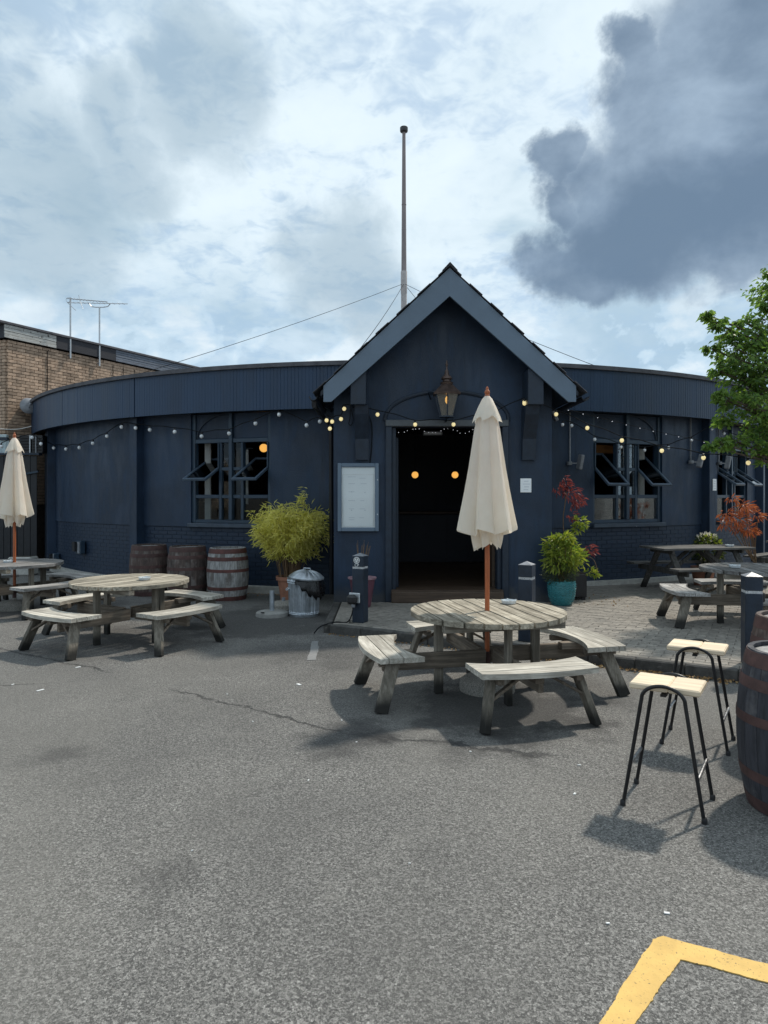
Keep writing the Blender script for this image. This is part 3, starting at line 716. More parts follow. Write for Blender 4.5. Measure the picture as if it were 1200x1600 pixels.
# windows: fixed centre lights, two centre-pivot sashes swung open
def window(phi, tilt, arch, full=True):
    w = empty('window', rnd_pt(phi, RW - 0.02), phi); w.parent = pub
    W = 1.60; H0, H1 = Z_SILL, Z_GLZ; t = 0.055
    y0 = 0.05
    def part(name, mat, *boxes, bev=0.006):
        m = MB()
        for (x0, x1, ya, yb, z0, z1) in boxes: m.box(((x0 + x1) / 2, (ya + yb) / 2, (z0 + z1) / 2), (x1 - x0, yb - ya, z1 - z0), bev=bev)
        return m.build(name, mat, w)
    hw = W / 2
    part('frame', M_trim, (-hw - .02, -hw + t, y0, y0 + .10, H0 + .05, 3.19)); part('frame', M_trim, (hw - t, hw + .02, y0, y0 + .10, H0 + .05, 3.19))
    part('frame', M_trim, (-hw + t + .001, hw - t - .001, y0 + .002, y0 + .098, H0 + .05, H0 + .11))
    part('head', M_trim, (-hw + t + .001, hw - t - .001, y0 + .002, y0 + .098, H1 - .04, H1 + .035))
    part('sill', M_sill, (-hw - .05, hw + .05, -0.06, 0.12, H0 - .03, H0 + .048), bev=0.012)
    part('post', M_trim, (-.035, .035, y0 - .03, y0 + .08, H0 + .112, 3.19))
    xm = 0.225
    for s in (-1, 1):
        part('mullion', M_trim, (s * xm - .028, s * xm + .028, y0 + .004, y0 + .09, H0 + .112, H1 - .042))
    zt = 1.69; zc = (zt + .03 + H1 - .04) / 2
    for (a, b) in ((-hw + t + .002, -xm - .029), (-xm + .029, -.036), (.036, xm - .029), (xm + .029, hw - t - .002)):
        part('transom', M_trim, (a, b, y0 + .006, y0 + .088, zt - .032, zt + .032))
        part('pane', M_glass, (a, b, y0 + .045, y0 + .051, H0 + .112, zt - .033), bev=0)
    for (a, b) in ((-xm + .029, -.036), (.036, xm - .029)):
        part('transom', M_trim, (a, b, y0 + .006, y0 + .088, zc - .03, zc + .03))
        part('pane', M_glass, (a, b, y0 + .045, y0 + .051, zt + .033, zc - .031), bev=0)
        part('pane', M_glass, (a, b, y0 + .045, y0 + .051, zc + .031, H1 - .042), bev=0)
    for i, (a, b) in enumerate(((-hw + t + .004, -xm - .031), (xm + .031, hw - t - .004))):
        hz = (H1 - .045 - (zt + .035)) / 2; xc = (a + b) / 2; sw = b - a
        m = MB(); f = .042
        for (x0, x1, z0, z1) in ((-sw / 2, -sw / 2 + f, -hz, hz), (sw / 2 - f, sw / 2, -hz, hz), (-sw / 2 + f, sw / 2 - f, -hz, -hz + f), (-sw / 2 + f, sw / 2 - f, hz - f, hz)):
            m.box(((x0 + x1) / 2, 0, (z0 + z1) / 2), (x1 - x0, .045, z1 - z0), bev=.005)
        s_ = m.build('sash', M_sash, w, loc=(xc, y0 + .01, zc), rot=(-tilt, 0, 0))
        p = MB().box((0, 0, 0), (sw - 2 * f, .005, 2 * hz - 2 * f)).build('pane', M_sashglass, w, loc=(xc, y0 + .01, zc), rot=(-tilt, 0, 0))
        # outer stop beads stay on the fixed frame above the pivot
        part('bead', M_trim, (a - .02, a + .004, y0 - .03, y0 - .002, zc, H1 - .045)); part('bead', M_trim, (b - .004, b + .02, y0 - .03, y0 - .002, zc, H1 - .045))
    # blank tympanum panels above with an arched moulding
    for (a, b) in ((-hw + t + .001, -.036), (.036, hw - t - .001)):
        part('panel', M_render, (a, b, y0 + .03, y0 + .07, H1 + .036, 3.19))
    m = MB(); pts = []
    for i in range(13):
        th = R(90) * i / 12
        pts.append((arch * (hw - t - .03) * math.cos(th) if arch else 0, y0 + .018, H1 + .05 + 0.44 * math.sin(th)))
    if arch: m.tube(pts, .014, 6).build('moulding', M_trimdark, w, 40)
    return w
window(WIN[0], R(64), -1); window(WIN[1], R(50), 1); window(WIN[2], R(55), 0)

# ------------------------------------------------------------------ gabled porch (part of the pub)
PX, PY = 0.945, 10.40
SL = 0.935; RIDGE = 5.0
def zslope(x, top=RIDGE): return top - abs(x - PX) * SL
DX0, DX1, DZT = 0.10, 1.79, 2.74
XL, XR = PX - 1.70, PX + 1.58
zu = RIDGE - 0.14
def wz(x): return zu - abs(x - PX) * SL
f = MB()
f.prism([(XL, 0), (DX0, 0), (DX0, wz(DX0)), (XL, wz(XL))], PY, PY + .24, 'y')
f.prism([(DX1, 0), (XR, 0), (XR, wz(XR)), (DX1, wz(DX1))], PY, PY + .24, 'y')
f.prism([(DX0, DZT), (DX1, DZT), (DX1, wz(DX1)), (PX, wz(PX)), (DX0, wz(DX0))], PY + .0015, PY + .2385, 'y')
f.build('porch_wall', M_render, pub)
for x in (XL, XR):
    s = 1 if x == XL else -1
    MB().box((x + s * .12, PY + .24 + .95, wz(x) / 2 - 0.06), (.24, 1.9, wz(x) - .12)).build('porch_side_wall', M_render, pub)
# bargeboards: plumb-cut foot, one board per slope
BD = 9.93
for s in (-1, 1):
    xe = PX + s * 1.815; t = RIDGE - .02
    pts = [(PX, t), (xe, t - 1.815 * SL), (xe, 3.055), (xe - s * .11, 3.055), (PX, t - .405)]
    MB().prism(pts, BD, BD + .045, 'y').build('bargeboard', M_barge, pub)
    # soffit boards under the overhang
    MB().prism([(PX, t - .13), (xe - s * .02, t - .13 - 1.795 * SL), (xe - s * .02, t - .165 - 1.795 * SL), (PX, t - .165)], BD + .046, PY - .002, 'y').build('porch_soffit', M_trimdark, pub)
    MB().prism([(PX + s * .0, t - .03), (PX + s * 1.86, t - .03 - 1.86 * SL), (PX + s * 1.86, t - .10 - 1.86 * SL), (PX, t - .10)], BD + .05, 14.2, 'y').build('roof_deck', M_trimdark, pub)
    # plain tiles, course by course
    th = math.atan(SL); tl_me = None
    ncr = 13; L = math.hypot(1.95, 1.95 * SL); step = L / ncr
    tile = MB().box((0, 0, 0), (step * 1.2, .245, .010), bev=.003).mesh('roof_tile', M_tile)
    for i in range(ncr):
        dd = (i + .5) * step; x = PX + s * dd * math.cos(th); z = RIDGE + .012 - dd * math.sin(th)
        for j in range(11):
            yy = BD - .045 + .12 + j * .25 + (0.06 if i % 2 else 0.0)
            inst('roof_tile', tile, pub, (x + s * .0, yy + random.uniform(-.006, .006), z + random.uniform(-.003, .003)), (0, s * (th - .018), 0))
    # gutter at the eave with its bracket
    gx = PX + s * 1.97; g = MB(); pr = []
    for i in range(9):
        a = math.pi + math.pi * i / 8; pr.append((gx + .06 * math.cos(a), 3.14 + .06 * math.sin(a)))
    pr += [(gx + .052 * math.cos(2 * math.pi - math.pi * i / 8), 3.142 + .052 * math.sin(2 * math.pi - math.pi * i / 8)) for i in range(9)]
    g.prism(pr, BD + .06, 11.6, 'y').build('gutter', M_black, pub)
    # purlin end and corbel
    bx = 560 if s < 0 else 836
    x0 = (bx - 600) / FPX * 10.05
    MB().box((x0, (BD + .05 + PY) / 2, 3.28), (.23, PY - BD - .054, .52), bev=.01).build('purlin_end', M_trimdark, pub)
    cx_ = (566 if s < 0 else 825) ; x1 = (cx_ - 600) / FPX * PY
    MB().prism([(PY - .001, 2.24), (PY - .001, 3.02), (PY - .34, 3.02), (PY - .30, 2.90), (PY - .10, 2.55), (PY - .07, 2.24)], x1 - .10, x1 + .10, 'x').build('corbel', M_trimdark, pub)
ridge = MB()
for i in range(7):
    ridge.prism([(PX - .11, RIDGE - .07), (PX, RIDGE + .05), (PX + .11, RIDGE - .07), (PX, RIDGE + .03)], BD - .05 + i * .45, BD - .05 + i * .45 + .44, 'y')
ridge.build('ridge_tile', M_tile, pub)
MB().tube([(PX - 1.97, BD + .2, 3.10), (PX - 1.97, BD + .2, 3.02), (PX - 1.78, PY + .5, 2.8), (PX - 1.80, PY + .9, 0.1)], .036, 10).build('downpipe', M_black, pub, 40)
# door frame, arch, threshold
f = MB()
f.box((DX0 - .03, PY - .02, (PAVE + DZT) / 2), (.10, .10, DZT - PAVE), bev=.01); f.build('door_frame', M_trimdark, pub)
MB().box((DX1 + .03, PY - .02, (PAVE + DZT) / 2), (.10, .10, DZT - PAVE), bev=.01).build('door_frame', M_trimdark, pub)
MB().box((PX, PY - .018, DZT + .051), (DX1 - DX0 + .16, .105, .10), bev=.01).build('lintel', M_grey2, pub)
MB().box((DX0 + .05, PY + .12, (PAVE + DZT) / 2), (.06, .20, DZT - PAVE - .01), bev=.006).build('door_jamb', M_trimdark, pub)
MB().box((DX1 - .05, PY + .12, (PAVE + DZT) / 2), (.06, .20, DZT - PAVE - .01), bev=.006).build('door_jamb', M_trimdark, pub)
ar = MB(); pts = []
for i in range(21):
    th = math.pi * i / 20; pts.append((PX - .93 * math.cos(th), PY - .012, DZT + .09 + .44 * math.sin(th) ** 0.9))
ar.tube(pts, .028, 8); ar.build('arch_moulding', M_trimdark, pub, 40)
tp = [(p[0], p[2]) for p in pts]; MB().prism(tp, PY - .006, PY + .0, 'y').build('tympanum', M_render, pub)
MB().box((PX, PY + .06, PAVE + .085), (DX1 - DX0 - .02, .42, .17), bev=.012).build('threshold_step', M_stepwood, pub)
MB().box((PX, PY + .09, PAVE + .178), (DX1 - DX0 - .02, .42, .016), bev=.004).build('threshold_nosing', M_stepwood, pub)
# open door leaves folded back inside
for s, x in ((-1, DX0 + .10), (1, DX1 - .10)):
    MB().box((x, PY + .24 + .40, 1.42), (.045, .78, 2.36), bev=.006).build('door_leaf', M_trimdark if s < 0 else M_stepwood, pub)

# ------------------------------------------------------------------ inside the pub
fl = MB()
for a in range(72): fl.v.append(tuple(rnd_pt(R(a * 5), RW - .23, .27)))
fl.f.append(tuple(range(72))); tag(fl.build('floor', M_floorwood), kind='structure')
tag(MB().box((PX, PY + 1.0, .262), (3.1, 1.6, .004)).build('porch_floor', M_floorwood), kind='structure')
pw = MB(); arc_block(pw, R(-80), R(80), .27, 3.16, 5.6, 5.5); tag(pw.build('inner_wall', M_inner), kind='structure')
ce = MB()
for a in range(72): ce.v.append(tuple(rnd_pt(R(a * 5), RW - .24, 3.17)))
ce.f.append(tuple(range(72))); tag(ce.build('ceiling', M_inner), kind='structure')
bc = tag(empty('bar_counter', (0.9, 15.2, .27)), 'dark timber bar counter deep inside beyond the doorway', 'counter')
MB().box((0, 0, .52), (4.2, .5, 1.04), bev=.01).build('front', M_inner, bc)
MB().box((0, -.03, 1.07), (4.4, .7, .05), bev=.01).build('top', M_stepwood, bc)
for i in range(9): MB().box((-1.9 + i * .475, -.262, .52), (.03, .02, .9)).build('batten', M_inner, bc)
def pendant(px, py, D, r, label):
    p = A(px, py, D); t = tag(empty('pendant_lamp', (p.x, p.y, 3.165)), label, 'pendant lamp', 'amber globe lamps inside the pub')
    dz = p.z - 3.165
    MB().sphere((0, 0, dz), r, 20, 14).build('globe', M_globe, t, 60)
    MB().lathe([(.02, dz + r * .98), (r * .45, dz + r * .93), (r * .4, dz + r * 1.12), (.012, dz + r * 1.25)], 14).build('cap', M_black, t, 40)
    MB().tube([(0, 0, dz + r), (0, 0, 0)], .006, 6).build('cord', M_wire, t)
pendant(648.5, 742, 13.6, .066, 'amber globe pendant seen through the doorway, beside the left door jamb')
pendant(711, 742, 13.6, .066, 'amber globe pendant seen through the doorway, next to the cream parasol')
pendant(412, 700, 13.6, .082, 'large amber globe pendant glowing inside the open window above the bamboo')
pendant(427, 743, 14.4, .075, 'amber globe pendant half hidden by the window edge above the bamboo')
# small warm lamp over the tables at the left window, shaded table lamp, curtains, timber beam
def curtain(phi, off, w, z0, z1, label):
    t = tag(empty('curtain', local(phi, RW, off, .34, 0), phi), label, 'curtain')
    m = MB(); n = 16
    for i in range(n + 1):
        x = -w / 2 + w * i / n; y = .02 * math.sin(i * 2.2)
        m.v += [(x, y, z0), (x, y, z1), (x, y + .006, z0), (x, y + .006, z1)]
    for i in range(n):
        b = i * 4; m.f += [(b, b + 4, b + 5, b + 1), (b + 2, b + 3, b + 7, b + 6), (b, b + 2, b + 6, b + 4), (b + 1, b + 5, b + 7, b + 3)]
    m.f += [(0, 1, 3, 2), (n * 4, n * 4 + 2, n * 4 + 3, n * 4 + 1)]
    m.build('cloth', M_curtain, t, 60)
    MB().tube([(-w / 2 - .1, .01, z1 + .02), (w / 2 + .1, .01, z1 + .02)], .012, 6).build('rail', M_black, t)
curtain(WIN[0], -.66, .13, .9, 2.72, 'narrow pale curtain inside the window behind the barrels')
curtain(WIN[0], .14, .11, 1.55, 2.55, 'short pale curtain behind the centre post of the window behind the barrels')
curtain(WIN[1], .60, .14, .9, 2.6, 'narrow pale curtain inside the window behind the dark picnic bench')
tl = tag(empty('table_lamp', local(WIN[0], RW, .16, .75, .27)), 'table lamp with ivory drum shade inside the window behind the barrels', 'lamp')
MB().lathe([(.10, .74), (.10, .95)], 20).build('shade', M_shade, tl, 60); MB().lathe([(.05, .5), (.05, .52), (.012, .54), (.03, .62), (.012, .74)], 12, cap=True).build('stand', M_black, tl, 40)
MB().lathe([(.3, .47), (.3, .50)], 20, cap=True).build('table_top', M_stepwood, tl); MB().tube([(0, 0, 0), (0, 0, .47)], .03, 8).build('leg', M_black, tl)
tb = tag(empty('timber_beam', local(WIN[1], RW, .15, 1.0, 2.62), WIN[1]), 'orange timber ceiling beam inside the window behind the dark picnic bench', 'beam')
MB().box((0, 0, 0), (1.9, .14, .17), bev=.01).build('beam', M_beamwood, tb); MB().box((-.5, .3, .0), (.14, .5, .17), bev=.01).build('brace', M_beamwood, tb)
el = tag(empty('emergency_light', A(676, 677, 11.6)), 'slim grey emergency light above the inside of the doorway', 'light fitting')
MB().box((0, 0, 0), (.33, .07, .07), bev=.012).build('case', M_grey, el); MB().box((0, -.037, -.005), (.29, .008, .04), bev=.003).build('diffuser', M_whitemetal, el)
mb = MB()
for i in range(26):
    px = 612 + i * 6.3 + random.uniform(-2, 2); mb.sphere(A(px, 673 + 3.5 * math.sin(i * .8) + random.uniform(-1, 1), 11.35), .005, 6, 4)
tag(mb.build('fairy_lights', M_fairy), 'tiny white fairy lights strung inside the top of the doorway', 'fairy lights', kind='stuff')
# ------------------------------------------------------------------ flagpole on the roof
fpz = tag(empty('flagpole', (0.63, CY, Z_TOP - .04)), 'tall bare flagpole with dark cap rising behind the porch gable', 'flagpole')
def fz(py): return EYE + (HOR - py) / FPX * CY - (Z_TOP - .04)
MB().tube([(0, 0, fz(488)), (0, 0, fz(425)), (0, 0, fz(300)), (0, 0, fz(205))], [.085, .082, .066, .052], 14).build('pole', M_flag, fpz, 40)
MB().tube([(0, 0, 0), (0, 0, fz(458))], .092, 14).build('mast_foot', M_flaglow, fpz, 40)
MB().lathe([(.095, fz(459)), (.10, fz(458)), (.10, fz(425)), (.095, fz(424))], 14, cap=True).build('collar', M_flaglow, fpz, 40)
MB().lathe([(.05, fz(207)), (.115, fz(206)), (.125, fz(205)), (.125, fz(199.5)), (.115, fz(199)), (.02, fz(198.8))], 16, cap=True).build('truck', M_flagcap, fpz, 40)
for z in (320, 359): MB().lathe([(.07, fz(z + .6)), (.078, fz(z + .3)), (.078, fz(z - .3)), (.07, fz(z - .6))], 12).build('band', M_flag, fpz)
zc = fz(443)
for (a, r) in ((R(-50), 10.1), (R(35), 9.2), (R(-8), 9.5), (R(140), 9.5)):
    q = rnd_pt(a, r, Z_TOP) - Vector((0.63, CY, Z_TOP - .04))
    MB().tube(sag((0, 0, zc), (q.x, q.y, q.z), .12, 8), .007, 5).build('guy_wire', M_wire, fpz)

# ------------------------------------------------------------------ brick building behind
BC = Vector((-8.74, 16.0)); bd = Vector((2.93, 5.65)).normalized(); bn = Vector((bd.y, -bd.x)); BTOP = 5.32; BL = 7.4
bb = tag(empty('brick_building', (BC.x, BC.y, 0), math.atan2(bd.y, bd.x)), 'taller buff brick flat-roofed building with peeling fascia boards behind the round pub', 'building')
# local x along the visible wall, local -y outward
bw = MB().box((BL / 2 + .6, 3.5, BTOP / 2), (BL + 1.2 - .03, 6.97, BTOP)).build('wall', M_mortar, bb)
bme = MB().box((0, 0, 0), (.215, .06, .065), bev=.004).mesh('brick', M_brick)
hme = MB().box((0, 0, 0), (.06, .215, .065), bev=.004).mesh('brick', M_brick)
hb = MB().box((0, 0, 0), (.115, .06, .065), bev=.004).mesh('brick', M_brick); hb2 = MB().box((0, 0, 0), (.06, .115, .065), bev=.004).mesh('brick', M_brick)
cnd = []
for j in range(70):
    z = BTOP - .04 - j * .075
    if z < 1.5: break
    for i in range(36):
        x = (i + (.5 if j % 2 else 0)) * .225 + .1125
        if x > BL + .9: continue
        p = BC + bd * x; px = 600 + p.x / p.y * FPX; py = HOR - (z - EYE) / p.y * FPX
        ph, D = phi_of_px(max(60, px), RF)
        hid = (px > 48 and py > HOR - (Z_TOP + .07 - EYE) / D * FPX)
        cnd.append((p.y + (40 if (hid or py > 700) else 0), x, z, 0))
    cnd.append((15.9 if z > 2.4 else 60, .0475, z, 2 if j % 2 else 3))
    for i in range(8):
        y = (i + (0 if j % 2 else .5)) * .225 + .1125
        cnd.append((15.5 + i * .1 if i < 2 and z > 2.4 else 60, y, z, 1))
cnd.sort(key=lambda c: c[0]); rest = MB()
for k, (s_, x, z, side) in enumerate(cnd):
    dd = random.uniform(-.003, .003)
    loc = (x, -.018 + dd, z) if side in (0, 2) else (-.018 + dd, x, z)
    if k < 300: inst('brick', (bme, hme, hb, hb2)[side], bw, loc)
    else: rest.box(loc, ((.215, .06, .065), (.06, .215, .065), (.115, .06, .065), (.06, .115, .065))[side])
tag(rest.build('brick_courses', M_brick, bw), kind='stuff')
def fb(x0, x1, mat, z0=BTOP + .02, z1=BTOP + .33, y=-.10, rows=4):
    h = (z1 - z0) / rows
    for r_ in range(rows): MB().box(((x0 + x1) / 2, y + random.uniform(-.004, .004), z0 + h * (r_ + .5)), (x1 - x0 - .004, .03, h - .006), bev=.004).build('fascia_board', mat, bb)
fb(-.12, 1.23, M_wash); fb(1.23, 3.05, M_blkboard, rows=1); fb(3.05, BL - .6, M_greyboard, rows=5); fb(BL - .45, BL + 1.2, M_greyboard, rows=2)
MB().box((-.10, 3.4, BTOP + .175), (.03, 7.0, .31)).build('fascia_board', M_blkboard, bb)
MB().box((BL / 2 + .5, 3.4, BTOP + .36), (BL + 1.5, 7.1, .06), bev=.01).build('roof_edge', M_felt, bb)
MB().box((BL - .52, -.13, BTOP + .22), (.22, .12, .22), bev=.03).build('hopper', M_black, bb)
MB().tube([(1.05, -.06, BTOP - .05), (1.02, -.06, BTOP - .1), (1.02, -.06, 3.4)], .008, 6).build('cable', M_wire, bb)
for x in (3.0, 3.35, 3.75): MB().tube([(x, -.06, BTOP - .1), (x, -.06, 3.6)], .007, 6).build('cable', M_wire, bb)
MB().box((BL - 2.2, -.04, BTOP - .22), (.6, .04, .05)).build('vent', M_whitemetal, bb)
def wall_pt(px, D_off=.12):
    """point of the brick wall met by column px, D_off in front of it"""
    u = (px - 600) / FPX; p0 = BC + bn * D_off
    t = (u * p0.y - p0.x) / (bd.x - u * bd.y); p = p0 + bd * t; return p
def aerial(px, top, bot, yagi, label):
    p = wall_pt(px); zt = EYE + (HOR - top) / FPX * p.y; zb = EYE + (HOR - bot) / FPX * p.y
    t = tag(empty('television_aerial', (p.x, p.y, zb)), label, 'aerial'); h = zt - zb
    MB().tube([(0, 0, 0), (0, 0, h)], .022, 8).build('mast', M_whitemetal, t)
    for z in (.08, .5):
        q = bn * -.14; MB().bar((0, 0, z), (q.x, q.y, z), .03, .03).build('bracket', M_grey, t)
    yagi(t, h)
def y1(t, h):
    MB().tube([(-.10, 0, h - .02), (.95, -.05, h - .12)], .012, 6).build('boom', M_whitemetal, t)
    for i in range(11): MB().tube([(.05 + i * .085, -.09, h - .03 - i * .009), (.05 + i * .085, .09, h - .03 - i * .009)], .005, 5).build('element', M_whitemetal, t)
    MB().tube([(.22, -.02, h - .08 + .14), (.24, -.02, h - .06), (.34, -.05, h - .30)], .008, 5).build('reflector', M_whitemetal, t)
    MB().tube([(-.05 + .06 * math.cos(a), 0, h - .06 + .06 * math.sin(a)) for a in [i * .5 for i in range(12)]], .005, 5).build('dipole', M_whitemetal, t)
def y2(t, h):
    MB().tube([(-.85, 0, h + .12), (.75, -.03, h + .08)], .010, 6).build('boom', M_whitemetal, t)
    for i in range(12): MB().tube([(-.8 + i * .13, -.08, h + .12 - i * .003), (-.8 + i * .13, .08, h + .12 - i * .003)], .005, 5).build('element', M_whitemetal, t)
    MB().tube([(-.28, 0, h + .10), (-.22, 0, h + .02), (-.1, 0, h), (.1, 0, h), (.22, 0, h + .02), (.28, 0, h + .09)], .014, 6).build('cradle', M_whitemetal, t)
    MB().tube([(-.75, 0, h + .22), (-.82, 0, h + .10), (-.6, -.05, h - .10)], .008, 5).build('reflector', M_whitemetal, t)
aerial(110, 465, 560, y1, 'taller television aerial on the brick wall, close to the peeling white board')
aerial(155.5, 480, 572, y2, 'television aerial with a cradle under its boom, on the brick wall')
p = wall_pt(45, .3); dz = A(45, 634, p.y).z
sd = tag(empty('satellite_dish', (p.x, p.y, dz)), 'round dark satellite dish on the brick wall beside the pub fascia', 'satellite dish')
MB().lathe([(.001, .06), (.08, .055), (.15, .035), (.19, 0), (.192, -.006), (.15, .027), (.08, .046), (.001, .05)], 24).build('dish', M_grey, sd, 40, rot=(R(80), 0, R(35)))
MB().bar((-.03, .03, 0), (-.35, .16, .0), .04, .04).build('arm', M_black, sd); MB().tube([(0, 0, -.05), (.15, -.22, -.02)], .01, 6).build('feed_arm', M_grey, sd)
MB().box((.16, -.24, 0), (.05, .07, .05), bev=.015).build('receiver', M_grey, sd)

# ------------------------------------------------------------------ dark fence and lean-to beside the pub
fx0, fx1, fy = -10.2, -7.72, 15.55
fe = tag(empty('boarded_fence', (0, fy, 0)), 'black vertical board fence closing the gap beside the round pub', 'fence')
bdm = MB().box((0, 0, 1.3), (.142, .025, 2.6), bev=.004).mesh('board', M_black)
n = int((fx1 - fx0) / .15)
for i in range(n): inst('board', bdm, fe, (fx0 + .075 + i * .15, random.uniform(-.004, .004), 0))
MB().box(((fx0 + fx1) / 2, -.01, 2.64), (fx1 - fx0, .16, .05), bev=.008).build('cap_rail', M_trimdark, fe)
MB().bar((-8.5, -.05, 2.11), (-7.75, -.05, 2.25), .05, .04).build('rail', M_trim, fe)
for i, px in enumerate((39, 58)):
    q = A(px, 693, fy); t = tag(empty('vent_box', (q.x, fy - .01, 2.666)), ('dark louvred vent box on the fence beneath the satellite dish', 'dark vent box on the fence touching the pub wall')[i], 'vent')
    MB().box((0, .16, .20), (.25, .30, .40), bev=.01).build('case', M_plastic, t); MB().box((.12 if i == 0 else -.02, -.0, .20), (.028, .03, .40), bev=.006).build('corner_post', M_whitemetal if i == 0 else M_grey, t)
    for k in range(5): MB().box((0, .004, .07 + k * .065), (.19, .012, .02), Matrix.Rotation(R(25), 3, 'X')).build('louvre', M_black, t)
ls = tag(empty('corrugated_screen', (-9.35, fy + .1, 2.66)), 'pale corrugated plastic screen standing above the black fence', 'screen')
m = MB(); nn = 60
for i in range(nn + 1):
    x = -.9 + 1.75 * i / nn; y = .02 * math.sin(i * 1.6)
    m.v += [(x, y, 0), (x, y, .30), (x, y + .004, 0), (x, y + .004, .30)]
for i in range(nn):
    b = 4 * i; m.f += [(b, b + 4, b + 5, b + 1), (b + 2, b + 3, b + 7, b + 6), (b + 1, b + 5, b + 7, b + 3)]
m.build('sheet', M_corr, ls); MB().box((-.03, 0, .33), (1.75, .08, .05)).build('rail', M_trimdark, ls); MB().box((-.05, .05, .40), (1.7, .1, .07), bev=.01).build('capping', M_corr, ls)
sc_ = MB().tube(sag(A(-40, 655, 15.2), A(49, 666, 15.2), .14, 12), .012, 6).build('slack_cable', M_wirepale)
tag(sc_, 'pale cable hanging slack across the brick wall to the fascia', 'cable')
st = tag(empty('stone_trough', (-7.75, 14.85, 0)), 'low pale stone block at the foot of the black fence', 'trough')
MB().box((0, 0, .2), (.5, .35, .4), bev=.03).build('body', M_creamstone, st); MB().box((0, 0, .39), (.38, .24, .03)).build('fill', M_soil, st)

# ------------------------------------------------------------------ fittings on the facade
# menu case
MD = PY - .002
def case(px0, py0, px1, py1):
    a, b = A(px0, py0, MD), A(px1, py1, MD); return a, b
a, b = case(528, 724, 592, 830)
mc = tag(empty('menu_case', ((a.x + b.x) / 2, MD, b.z)), 'white menu sheets in a glazed navy frame on the porch wall', 'notice board')
w_, h_ = b.x - a.x, a.z - b.z; f_ = .058
MB().box((0, -.015, h_ / 2), (w_ - .02, .03, h_ - .02)).build('back_board', M_white, mc)
for (x0, x1, z0, z1) in ((-w_ / 2, -w_ / 2 + f_, 0, h_), (w_ / 2 - f_, w_ / 2, 0, h_), (-w_ / 2 + f_, w_ / 2 - f_, 0, f_), (-w_ / 2 + f_, w_ / 2 - f_, h_ - f_, h_)):
    MB().box(((x0 + x1) / 2, -.035, (z0 + z1) / 2), (x1 - x0, .07, z1 - z0), bev=.008).build('frame', M_barge, mc)
MB().box((0, -.034, h_ / 2 - .05), (w_ - 2 * f_ - .05, .004, h_ - 2 * f_ - .14)).build('menu_sheet', M_paper, mc)
MB().box((0, -.034, h_ - f_ - .055), (w_ - 2 * f_ - .004, .006, .10)).build('header_strip', M_paper, mc)
m = MB()
for (x, z, l) in ((-.10, .80, .12), (.06, .78, .10), (-.10, .70, .10), (.08, .70, .09), (-.10, .58, .09), (-.10, .33, .08), (.05, .20, .07), (-.10, .20, .09), (-.10, .17, .08), (-.10, .45, .10), (.06, .45, .06), (.06, .33, .08)):
    m.box((x, -.0375, z * h_), (l, .002, .006))
m.build('print', M_print, mc)
m = MB()
for (x, z) in ((-.10, .58), (.10, .57), (-.10, .31), (.10, .31)): m.tube([(x, -.036, z * h_), (x, -.039, z * h_)], .009, 8)
m.build('print_dot', M_print, mc)
for z in (.755, .25): MB().tube([(w_ / 2 - .02, -.07, z * h_), (w_ / 2 - .02, -.078, z * h_)], .010, 8).build('lock', M_whitemetal, mc)
MB().box((0, -.052, h_ / 2), (w_ - 2 * f_, .004, h_ - 2 * f_)).build('pane', M_clear, mc)
def plaque(name, c, w, h, rz, label):
    t = tag(empty(name, c, rz), label, 'plaque')
    MB().box((0, -.006, 0), (w, .012, h), bev=.003).build('plate', M_paper, t); m = MB()
    for k in range(4): m.box((random.uniform(-.01, .01), -.0128, h * (.3 - k * .2)), (w * random.uniform(.4, .7), .002, h * .05))
    m.build('print', M_print, t)
p = A(821.5, 758.5, MD); plaque('notice_plaque', (p.x, p.y, p.z), .165, .21, 0, 'small white notice on the porch wall beyond the cream parasol')
ph = R(35.9); p = rnd_pt(ph, RW + .162); plaque('notice_plaque', (p.x, p.y, 1.92), .13, .23, ph, 'small grey notice on the pilaster near the copper maple')
# lantern
ln = tag(empty('wall_lantern', (A(698, 600, 10.12).x, 10.12, 0)), 'old copper-topped hexagonal lantern glowing above the door arch', 'lantern')
def lz(py): return EYE + (HOR - py) / FPX * 10.12
hexr = lambda r, z, n=6: [(r * math.cos(math.pi * (i / 3) + .52), r * math.sin(math.pi * (i / 3) + .52), z) for i in range(n)]
tr, br = .190, .100; zt, zb = lz(616), lz(651)
for i in range(6):
    a_, b_ = hexr(tr, zt)[i], hexr(br, zb)[i]; a2, b2 = hexr(tr, zt)[(i + 1) % 6], hexr(br, zb)[(i + 1) % 6]
    MB().bar(a_, b_, .016, .016).build('glazing_bar', M_trimdark, ln)
    MB().add([a_, a2, b2, b_], [(0, 1, 2, 3)]).build('pane', M_lampglass, ln)
MB().lathe([(br + .02, zb - .012), (br + .02, zb + .006), (.02, zb + .006), (.02, zb - .012)], 6, a0=.52, a1=.52 + 2 * math.pi).build('base_ring', M_trimdark, ln)
M_copper = pm('tarnished_copper', (0.10, 0.070, 0.060), 0.45, 0.3, 12, metallic=0.6, bump=0.1)
MB().lathe([(tr + .03, zt - .012), (tr + .035, zt + .012), (.10, lz(602)), (.085, lz(601))], 6, a0=.52, a1=.52 + 2 * math.pi, cap=True).build('roof', M_copper, ln)
MB().lathe([(.085, lz(601)), (.095, lz(598)), (.06, lz(596)), (.06, lz(594)), (.085, lz(592)), (.07, lz(589)), (.035, lz(585)), (.028, lz(580)), (.012, lz(577)), (.012, lz(572)), (.022, lz(570)), (.006, lz(563))], 14, cap=True).build('chimney', M_copper, ln, 40)
MB().lathe([(.004, lz(631)), (.024, lz(627)), (.022, lz(622)), (.004, lz(619))], 10).build('flame', M_flame, ln, 60)
